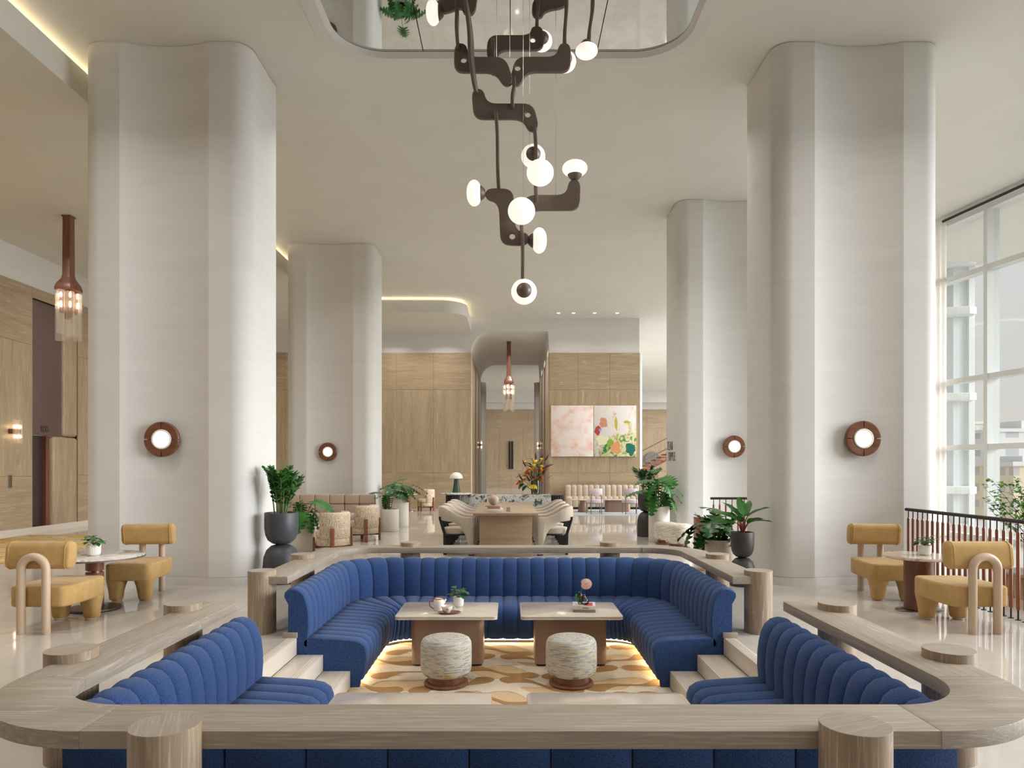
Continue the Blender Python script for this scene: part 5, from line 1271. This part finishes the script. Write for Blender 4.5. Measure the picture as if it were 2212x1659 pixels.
# flowers
t = thing('flower_arrangement', 'tall orange and yellow flower arrangement on the marble counter', 'flowers', (0.57, 15.75, 0.91))
b = MB(); b.lathe([(0,0),(0.085,0),(0.098,0.02),(0.10,0.30),(0.094,0.30),(0.092,0.02),(0,0.012)], 32); b.obj('vase', M['vaseglass'], t, 50)
rf = random.Random(5); bs = MB(); bl = MB()
orange = simple('orange_petals', (0.72, 0.22, 0.03), 0.5); yellow = simple('yellow_petals', (0.80, 0.60, 0.04), 0.4); plum = simple('plum_petals', (0.13, 0.025, 0.04), 0.5)
for i in range(60):
    az = rf.uniform(0, 2*pi); sp = rf.uniform(0.05, 0.30); h = rf.uniform(0.25, 0.78)-sp*0.4
    low = h < 0.47
    p = Vector((cos(az)*sp-(0.14 if low else -0.08)*rf.random(), sin(az)*sp*0.6, 0.06+h)); bs.tube(stem_curve((cos(az)*0.03, sin(az)*0.03, 0.02), p), 0.004, 5)
    q = i % 4
    if q == 0: st = blade(bl, 0.22, 0.09, 0.3, 0.25, 6); xf(bl, st, p, az-pi/2, rf.uniform(-0.2, 0.9))
    elif low and q != 3:
        b = MB()
        for k in range(8): st = blade(b, 0.12, 0.07, 0.4, 0.3, 4); xf(b, st, p, k*0.8, rf.uniform(-0.1, 0.9))
        b.obj('orange_bloom', orange, t, 180, fix=False)
    elif q == 3:
        b = MB(); b.tube([p, p+Vector((cos(az)*0.05, 0, 0.07)), p+Vector((cos(az)*0.09, 0, 0.16))], [0.016,0.02,0.003], 7); b.obj('plum_bud', plum, t, 180)
    else:
        b = MB(); b.lathe([(0.006,-0.08),(0.012,-0.04),(0.022,0.0),(0.04,0.035),(0.03,0.04)], 10); xf(b, 0, p, az-pi/2, rf.uniform(-0.8, 0.0)); b.obj('calla_bloom', yellow, t, 180, fix=False)
for dx in (-0.08, -0.02):
    b = MB()
    for k in range(5): st = blade(b, 0.13, 0.055, 0.3, 0.3, 4); xf(b, st, Vector((dx,-0.10,0.22)), pi+k*0.5-1.0, -0.3-0.12*k)
    b.obj('calla_bloom', yellow, t, 180, fix=False)
for p in ((-0.26,-0.05,0.24),(-0.18,-0.1,0.2)): st = blade(bl, 0.22, 0.12, 0.3, 0.25, 6); xf(bl, st, Vector(p), 2.4, -0.35)
b = MB(); b.tube([Vector((0.1,0,0.55)),Vector((0.26,0,0.62)),Vector((0.42,0,0.68))], [0.012,0.02,0.004], 7); b.obj('plum_bud', plum, t, 180)
bs.obj('stems', M['stem'], t, 60); bl.obj('foliage', M['leaf_dark'], t, 180, fix=False)

# ------------------------------------------------------------------ left lounge
t = thing('sofa', 'beige button tufted sofa against the distant left pillar', 'sofa', (-4.25, 16.35, 0))
b = MB(); b.rbox(-1.05, 1.05, -0.42, 0.36, 0.12, 0.30, 0.03); b.obj('base', M['beige'], t)
for i in range(3):
    x0 = -1.05+0.70*i
    b = MB(); b.rbox(x0+0.004, x0+0.696, -0.45, 0.12, 0.30, 0.45, 0.05, 4); b.obj('seat_cushion', M['beige'], t, 60)
    b = MB()
    for q in range(2):
        for k in range(2):
            xa = x0+0.004+q*0.346; z0 = 0.43+k*0.225
            b.rbox(xa, xa+0.344, 0.10-0.02*k, 0.30, z0, z0+0.223, 0.028, 4)
    bk = b.obj('back_cushion', M['beige'], t, 60)
    b = MB(); b.lathe([(0,0),(0.014,0.002),(0.012,0.008),(0,0.01)], 12); b.obj('button', M['taupe'], bk, 60, loc=(x0+0.35,0.10,0.655), rot=(pi/2,0,0))
b = MB(); b.rbox(-1.05, 1.05, 0.28, 0.36, 0.28, 0.86, 0.03); b.obj('back_frame', M['beige'], t)
for sx in (-0.95, 0.95):
    for sy in (-0.35, 0.28):
        b = MB(); b.cyl(sx, sy, 0, 0.12, 0.025, 12); b.obj('leg', M['walnut_z'], t)
def barrel_chair(x, y, rz, label):
    """faces +y: drum seat in a wrapped back, held by upright walnut slats with copper studs"""
    t = thing('barrel_chair', label, 'chair', (x, y, 0), rz, 'maze patterned barrel chairs')
    b = MB(); ri, ro = 0.215, 0.30; a0, a1 = pi+0.25-0.35, 2*pi-0.25+0.35; rows = []
    for i in range(29):
        a = a0+(a1-a0)*i/28; rows.append([(r_*cos(a), r_*sin(a), z) for r_, z in ((ri,0.30),(ri,0.71),(ri+0.02,0.735),(ro-0.025,0.74),(ro-0.004,0.72),(ro,0.68),(ro,0.30),(ro-0.03,0.27),(ri,0.27))])
    b.grid(rows, cv=True); b.add(rows[0], [list(range(9))]); b.add(rows[-1], [list(range(9))]); b.obj('wrap_back', M['maze'], t, 50)
    b = MB(); b.lathe([(0,0.155),(0.27,0.155),(0.285,0.17),(0.285,0.27),(0.27,0.285),(0,0.285)], 40); b.obj('seat_base', M['maze'], t, 50)
    b = MB(); b.lathe([(0,0.28),(0.22,0.28),(0.255,0.30),(0.26,0.38),(0.23,0.415),(0,0.43)], 40, (0,0.05,0)); b.obj('seat_cushion', M['maze'], t, 60)
    for a in (pi+0.75, 2*pi-0.75, 0.75, pi-0.75):
        front = a < pi
        ht = 0.30 if front else 0.47
        b = MB(); b.rbox(-0.02, 0.02, -0.035, 0.035, 0.0, ht, 0.012, 3); leg = b.obj('leg', M['red_wood'], t, 40, loc=(0.322*cos(a), 0.322*sin(a), 0), rot=(0,0,a))
        if not front:
            for z in (0.12, 0.24, 0.36): b = MB(); b.lathe([(0.012,0),(0.012,0.004),(0,0.006)], 12); b.obj('stud', M['copper'], leg, 60, loc=(0.02,0,z), rot=(0,pi/2,0))
    b = MB()
    for a in (0.75, pi-0.75): b.tube([(0.30*cos(a),0.30*sin(a),0.13),(-0.30*cos(a),-0.30*sin(a),0.13)], 0.018, 8)
    b.obj('stretcher', M['walnut_z'], t, 50)
    return t
a0_ = barrel_chair(-3.12, 12.3, 1.05, 'maze patterned barrel chair nearest the white planter in the left lounge')
dup(a0_, (-3.02, 14.45, 0), 1.15, 'maze patterned barrel chair in front of the right end of the beige sofa')
dup(a0_, (-2.92, 24.3, 0), 1.9, 'maze patterned barrel chair against the far oak wall, right of the small table')
dup(a0_, (-4.15, 24.2, 0), -1.7, 'maze patterned barrel chair against the far oak wall behind the white planters')
t = thing('side_table', 'low wooden round table between the beige sofa and barrel chairs', 'table', (-4.05, 13.9, 0))
b = MB(); b.lathe([(0,0.47),(0.36,0.47),(0.375,0.48),(0.375,0.505),(0.36,0.515),(0,0.515)], 48); b.obj('tabletop', M['red_wood'], t, 50)
b = MB(); b.lathe([(0,0),(0.2,0),(0.2,0.02),(0.09,0.05),(0.07,0.2),(0.09,0.47),(0,0.47)], 32); b.obj('pedestal', M['walnut_z'], t, 50)
dup(q1, (-3.75, 13.25, 0.0), 0.4, 'gold dashed pouf half hidden behind the white planter of the left lounge')
t = thing('side_table', 'small round cafe table by the barrel chair at the far oak wall', 'table', (-3.50, 24.1, 0))
b = MB(); b.lathe([(0,0.565),(0.30,0.565),(0.31,0.575),(0.30,0.585),(0,0.587)], 40); b.obj('tabletop', M['marble_cream'], t, 50)
b = MB(); b.cyl(0,0,0.012,0.565,0.06,24); b.obj('stem', M['red_wood'], t)
b = MB(); b.lathe([(0,0),(0.22,0),(0.22,0.008),(0,0.014)], 32); b.obj('base_plate', M['steel'], t)

# ------------------------------------------------------------------ lounge below the painting
t = thing('sofa', 'tan channel backed banquette below the painting', 'sofa', (3.55, 25.1, 0), group=None)
def tan(name, prof, w, amp):
    b = MB(); channel.w = w; p = straight((-1.55,0.42), (1.75,0.42), (0,-1), 16); channel(b, p, prof, amp); b.obj(name, M['tan_leather'], t, 50)
tan('backrest', [(0.0,0.1),(0.0,0.80),(0.03,0.835),(0.09,0.845),(0.14,0.83),(0.16,0.78),(0.19,0.46),(0.19,0.3)], [0,0.2,1,1,1,1,1,0.5], 0.03)
tan('seat', [(0.18,0.2),(0.19,0.44),(0.22,0.455),(0.60,0.445),(0.65,0.42),(0.665,0.36),(0.655,0.1),(0.5,0.07)], [0,0.4,1,1,1,1,0.6,0], 0.025)
b = MB(); b.box(-1.5, 1.7, -0.18, 0.36, 0.012, 0.1); b.obj('plinth', M['dark_line'], t)
def lav_chair(x, y, rz, label):
    """faces +y, its curved back to the camera"""
    t = thing('side_chair', label, 'chair', (x, y, 0.013), rz, 'lavender chairs below the painting')
    b = MB(); b.lathe([(0,0.34),(0.245,0.34),(0.265,0.36),(0.268,0.42),(0.25,0.455),(0,0.468)], 40); b.obj('seat', M['lavender'], t, 60)
    b = MB(); rows = []
    for i in range(17):
        a = 1.5*pi-0.72+1.44*i/16; rows.append([(r_*cos(a), r_*sin(a)+0.06, z) for r_, z in ((0.27,0.60),(0.27,0.80),(0.285,0.815),(0.315,0.815),(0.33,0.80),(0.33,0.60),(0.315,0.585),(0.285,0.585))])
    b.grid(rows, cv=True); b.add(rows[0], [list(range(8))]); b.add(rows[-1], [list(range(8))]); b.obj('backrest', M['lavender'], t, 50)
    for sx in (-1, 1):
        b = MB(); b.tube([(sx*0.17,-0.27,0),(sx*0.17,-0.275,0.4),(sx*0.155,-0.265,0.62)], 0.014, 8); b.obj('leg', M['bronze'], t, 60)
        b = MB(); b.tube([(sx*0.22,0.19,0),(sx*0.21,0.18,0.35)], 0.014, 8); b.obj('leg', M['bronze'], t, 60)
    b = MB(); b.lathe([(0.20,0.325),(0.215,0.325),(0.215,0.342),(0.20,0.342)], 28); b.obj('seat_ring', M['bronze'], t, 40)
    return t
l0 = lav_chair(2.72, 22.55, 0.1, 'lavender chair below the painting, the left one of two')
dup(l0, (3.87, 22.55, 0.013), -0.05, 'lavender chair below the painting, the right one beside the dark planter')
t = thing('side_table', 'marble topped table with tapered tan base left of the lavender chairs', 'table', (2.45, 23.5, 0.012))
b = MB(); b.lathe([(0,0.40),(0.43,0.40),(0.44,0.41),(0.43,0.425),(0,0.427)], 44); b.obj('tabletop', M['marble_cream'], t, 50)
b = MB(); b.lathe([(0,0),(0.17,0),(0.18,0.02),(0.16,0.16),(0.11,0.30),(0.115,0.40),(0,0.40)], 32); b.obj('base', M['taupe'], t, 50)
t = thing('side_table', 'wide marble topped table with tan drum base behind the lavender chairs', 'table', (3.62, 23.6, 0.012))
b = MB(); b.prism(rrect(-0.62,0.62,-0.32,0.32,0.28,10), 0.395, 0.422, 0, 0.006); b.obj('tabletop', M['marble_cream'], t)
b = MB(); b.prism(rrect(-0.42,0.42,-0.2,0.2,0.12,8), 0.0, 0.395); b.obj('base', M['taupe'], t)
# painting, two canvases
m_, nt_, b_ = new_mat('pink_cloud_paint')
v_ = coords(nt_, (1, 1, 1)); n_ = noise(nt_, v_, 2.0, 9, 0.66, 0.15); n2_ = noise(nt_, v_, 3.1, 7, 0.6, 0.2)
c_ = ramp(nt_, n_, [(0.3, (0.60, 0.36, 0.28)), (0.42, (0.78, 0.56, 0.47)), (0.52, (0.80, 0.70, 0.65)), (0.68, (0.80, 0.76, 0.74))])
nt_.links.new(mix(nt_, ramp(nt_, n2_, [(0.55, (0,0,0)), (0.75, (0.5,0.5,0.5))]), c_, (0.72, 0.40, 0.30)), b_.inputs['Base Color']); b_.inputs['Roughness'].default_value = 0.6; M['paint_pink'] = m_
m_, nt_, b_ = new_mat('garden_paint')
v_ = coords(nt_, (1, 1, 0.8)); s_ = nt_.nodes.new('ShaderNodeSeparateXYZ'); nt_.links.new(v_, s_.inputs[0])
low = math_n(nt_, 'ADD', math_n(nt_, 'MULTIPLY', s_.outputs[2], -0.62), math_n(nt_, 'MULTIPLY', s_.outputs[0], 0.22))
n_ = noise(nt_, v_, 1.7, 7, 0.6, 1.0); n2_ = noise(nt_, v_, 2.7, 6, 0.6, 0.8); n3_ = noise(nt_, v_, 4.2, 5, 0.55, 1.4)
up_ = ramp(nt_, n2_, [(0.30, (0.62, 0.30, 0.14)), (0.37, (0.78, 0.66, 0.60)), (0.5, (0.80, 0.76, 0.74)), (0.62, (0.76, 0.70, 0.60)), (0.69, (0.60, 0.45, 0.06)), (0.75, (0.78, 0.74, 0.72))])
lo_ = ramp(nt_, n3_, [(0.28, (0.015, 0.20, 0.13)), (0.38, (0.05, 0.30, 0.10)), (0.44, (0.34, 0.44, 0.06)), (0.5, (0.66, 0.64, 0.34)), (0.56, (0.78, 0.68, 0.56)), (0.62, (0.72, 0.34, 0.16)), (0.7, (0.40, 0.42, 0.05)), (0.76, (0.58, 0.05, 0.04))])
msk_ = ramp(nt_, math_n(nt_, 'ADD', low, math_n(nt_, 'MULTIPLY', math_n(nt_, 'SUBTRACT', n_, 0.5), 1.6)), [(0.08, (0,0,0)), (0.2, (1,1,1))])
teal_ = ramp(nt_, math_n(nt_, 'ADD', math_n(nt_, 'ADD', math_n(nt_, 'MULTIPLY', s_.outputs[0], 0.9), math_n(nt_, 'MULTIPLY', s_.outputs[2], -0.9)), math_n(nt_, 'SUBTRACT', n_, 0.5)), [(1.06, (0,0,0)), (1.16, (1,1,1))])
nt_.links.new(mix(nt_, teal_, mix(nt_, msk_, up_, lo_), (0.01, 0.19, 0.13)), b_.inputs['Base Color']); b_.inputs['Roughness'].default_value = 0.6; M['paint_garden'] = m_
t = thing('painting', 'pale pink cloudy canvas, left half of the diptych on the oak wall', 'painting', (2.265, 25.58, 2.83), group='diptych canvases')
b = MB(); b.rbox(-0.775, 0.775, -0.06, 0.02, -0.93, 0.93, 0.004); b.obj('canvas', M['paint_pink'], t)
t = thing('painting', 'green and orange abstract canvas, right half of the diptych on the oak wall', 'painting', (3.83, 25.58, 2.83), group='diptych canvases')
b = MB(); b.rbox(-0.775, 0.775, -0.06, 0.02, -0.93, 0.93, 0.004); cv = b.obj('canvas', M['paint_garden'], t)
def blot(x, z, w, h, col, seed, k=0):
    q = random.Random(seed); n = 40; hm = [(k_, q.uniform(0, 6.3), q.uniform(0.05, 0.26)/k_**0.5) for k_ in (1, 2, 3, 5, 7)]; ph = [1+sum(a_*sin(k_*2*pi*i/n+f_) for k_, f_, a_ in hm) for i in range(n)]
    bb = MB(); bb.add([(x+w*ph[i]*cos(2*pi*i/n), -0.0612-0.0002*k, z+h*ph[i]*sin(2*pi*i/n)) for i in range(n)], [list(range(n))])
    bb.obj('brush_mark', simple('paint', col, 0.6), cv, 0, fix=False)
blot(-0.45, 0.28, 0.15, 0.17, (0.62, 0.27, 0.17), 1); blot(-0.63, -0.02, 0.10, 0.18, (0.48, 0.04, 0.04), 2, 1); blot(0.03, 0.28, 0.05, 0.26, (0.58, 0.47, 0.05), 3)
blot(-0.48, -0.33, 0.22, 0.18, (0.76, 0.73, 0.50), 4); blot(0.05, -0.58, 0.20, 0.20, (0.72, 0.32, 0.14), 5, 1); blot(0.60, -0.68, 0.17, 0.22, (0.01, 0.16, 0.11), 6, 1)
blot(0.42, 0.33, 0.12, 0.05, (0.55, 0.50, 0.06), 7); blot(-0.22, -0.45, 0.10, 0.15, (0.26, 0.40, 0.05), 8, 2); blot(-0.55, 0.05, 0.05, 0.05, (0.20, 0.33, 0.70), 9, 2)

# ------------------------------------------------------------------ staircase in the right hall, mirror
t = thing('staircase', 'open staircase with reddish wooden treads rising to the right behind the planters', 'staircase', (4.95, 40.4, 0))
for i in range(15):
    b = MB(); b.rbox(0.302*i, 0.302*i+0.62, -0.7, 0.7, 0.162*(i+1)-0.10, 0.162*(i+1), 0.006); b.obj('tread', M['red_wood'], t)
b = MB(); b.prism([(0.1,0.0),(0.5,0.0),(4.75,2.28),(4.75,1.98+0.32),(4.4,2.22)], -0.62, -0.58, axis='y'); b.obj('stringer', M['bronze'], t)
for dz, nm_ in ((1.02,'handrail'),(0.42,'mid_rail')):
    b = MB(); b.tube([(0.2,-0.66,0.162+dz),(0.302*14+0.3,-0.66,0.162*15+dz)], 0.03, 8); b.obj(nm_, M['bronze'], t)
for i in (0, 5, 10, 14):
    b = MB(); b.tube([(0.302*i+0.3,-0.66,0.162*(i+1)),(0.302*i+0.3,-0.66,0.162*(i+1)+1.04)], 0.014, 8); b.obj('post', M['bronze'], t)
t = thing('wall_mirror', 'round mirror on the far wall seen behind the staircase', 'mirror', (10.35, 50.9, 2.05))
b = MB(); b.lathe([(0,0),(0.52,0),(0.52,0.02),(0,0.02)], 48); b.obj('glass', M['mirror'], t, 40, rot=(pi/2,0,0))
b = MB(); b.lathe([(0.52,-0.005),(0.55,-0.005),(0.55,0.03),(0.52,0.03)], 48); b.obj('frame', M['steel'], t, 40, rot=(pi/2,0,0))
# shop letters on the pillar's side
vs, fs = text_geo('TEA&', 0.28, 0.006, 0.80, -0.006); vs2, fs2 = text_geo('TIPPLE', 0.28, 0.006, 0.84, -0.006)
t = thing('shop_sign', 'dark upright letters reading TEA & TIPPLE on the distant right pillar', 'sign', (3.424, 14.84, 1.85))
b = MB(); b.add([(-0.006-v.z, 0.12-v.x, v.y+0.115) for v in vs], fs); b.obj('upper_lettering', M['bronze'], t, 0)
b = MB(); b.add([(-0.006-v.z, -0.03-v.x, v.y-0.115) for v in vs2], fs2); b.obj('lower_lettering', M['bronze'], t, 0)

# ------------------------------------------------------------------ balustrades, window ledge with branches
def balustrade(label, p0, p1, n, loc0):
    t = thing('balustrade', label, 'railing', loc0, group='balustrades with wooden spindles')
    p0, p1 = Vector(p0), Vector(p1); d = p1-p0
    b = MB(); b.tube([p0+Vector((0,0,0.985)), p1+Vector((0,0,0.985))], 0.021, 12); b.obj('handrail', M['rail_metal'], t, 60)
    for i in range(n):
        p = p0+d*((i+0.5)/n)
        b = MB(); b.cyl(p.x, p.y, 0.0, 0.97, 0.0075, 8); b.lathe([(0,0),(0.026,0),(0.026,0.006),(0,0.008)], 16, (p.x,p.y,0)); sp = b.obj('spindle', M['rail_metal'], t, 40)
        b = MB(); b.lathe([(0.008,0.10),(0.0175,0.112),(0.0175,0.868),(0.010,0.885),(0.008,0.888)], 8, (p.x,p.y,0)); b.obj('wooden_sleeve', M['red_wood'], sp, 20)
    return t
balustrade('balustrade with dark handrail and reddish wooden spindles beside the right mustard chairs', (0,-3.33,0), (0,0.0,0), 33, (5.06, 8.93, 0))
balustrade('short balustrade with dark handrail behind the right planters', (0,0,0), (1.9,0,0), 18, (3.44, 12.0, 0))
t = thing('newel_cabinet', 'reddish wooden end cabinet of the short balustrade behind the low planter', 'cabinet', (3.31, 12.05, 0))
b = MB(); b.rbox(-0.11, 0.11, -0.15, 0.15, 0.03, 0.64, 0.008); b.obj('body', M['red_wood'], t)
b = MB(); b.box(-0.10, 0.10, -0.13, 0.13, 0, 0.03); b.obj('plinth', M['dark_line'], t, 0)
b = MB(); b.rbox(-0.115, 0.115, -0.155, 0.155, 0.64, 0.655, 0.004); b.obj('top', M['walnut_x'], t)
t = thing('window_ledge', 'low fluted wooden ledge beyond the balustrade at the right edge', 'bench', (6.5, 6.8, 0))
b = MB(); b.rbox(-0.62, 0.62, -1.7, 1.7, 0.0, 0.26, 0.01)
for i in range(40): b.cyl(-0.62, -1.66+i*0.085, 0.0, 0.255, 0.02, 8)
b.obj('body', M['ash'], t, 30)
b = MB(); b.rbox(-0.66, 0.66, -1.74, 1.74, 0.26, 0.30, 0.006); b.obj('top', M['oak_y'], t)
t = thing('branch_vase', 'glass vase of leafy green branches on the ledge by the window', 'plant', (6.32, 8.25, 0.30))
b = MB(); b.lathe([(0,0),(0.10,0),(0.115,0.02),(0.12,0.2),(0.09,0.36),(0.10,0.42),(0.095,0.42),(0.085,0.36),(0.11,0.2),(0,0.015)], 32); b.obj('vase', M['vaseglass'], t, 60)
rb = random.Random(21); bs = MB(); bl = MB()
for i in range(30):
    az = rb.uniform(-pi, pi); sp = rb.uniform(0.15, 0.72); h = rb.uniform(0.75, 1.22)-sp*0.32
    if i < 4: az = pi+rb.uniform(-0.5, 0.3); sp = 0.62+0.06*i; h = 0.72+0.12*i
    p0 = Vector((0.04*cos(az), 0.04*sin(az), 0.02)); p1 = Vector((cos(az)*sp, sin(az)*sp*0.8, h))
    ln_ = stem_curve(p0, p1, -0.04, 16); ln_ = [p+Vector((rb.uniform(-.012,.012), rb.uniform(-.012,.012), rb.uniform(-.012,.012)))*min(1, k/4) for k, p in enumerate(ln_)]
    bs.tube(ln_, [0.006-0.0042*k/16 for k in range(17)], 5)
    for k in range(7, 17):
        p = ln_[k]; q_ = p+Vector((rb.uniform(-.07,.07), rb.uniform(-.07,.07), rb.uniform(-.03,.07))); bs.tube([p, q_], 0.0016, 4)
        for m__ in range(5): st = blade(bl, rb.uniform(0.04, 0.07), 0.036, 0.2, 0.3, 4, 0.5); xf(bl, st, p.lerp(q_, 0.2+0.22*m__), rb.uniform(-pi, pi), rb.uniform(-0.5, 0.9))
bs.obj('branches', M['twig'], t, 60); bl.obj('foliage', M['leaf_bright'], t, 180, fix=False)
t = thing('lily_vase', 'vase of coral red lilies on the ledge behind the balustrade', 'flowers', (6.05, 7.55, 0.30))
b = MB(); b.lathe([(0,0),(0.075,0),(0.08,0.02),(0.065,0.15),(0.08,0.30),(0.075,0.30),(0.06,0.15),(0,0.015)], 28); b.obj('vase', M['vaseglass'], t, 60)
bs = MB(); bl = MB()
for i in range(11):
    az = i*2.4; sp = rb.uniform(0.05, 0.24); p1 = Vector((cos(az)*sp, sin(az)*sp, rb.uniform(0.36, 0.55))); bs.tube(stem_curve((0,0,0.02), p1), 0.004, 5)
    for k in range(6): st = blade(bl, 0.12, 0.042, 0.55, 0.25, 5); xf(bl, st, p1, k*1.05, 0.5)
bs.obj('stems', M['stem'], t, 60); bl.obj('blooms', simple('coral_petals', (0.72, 0.20, 0.13), 0.5), t, 180, fix=False)
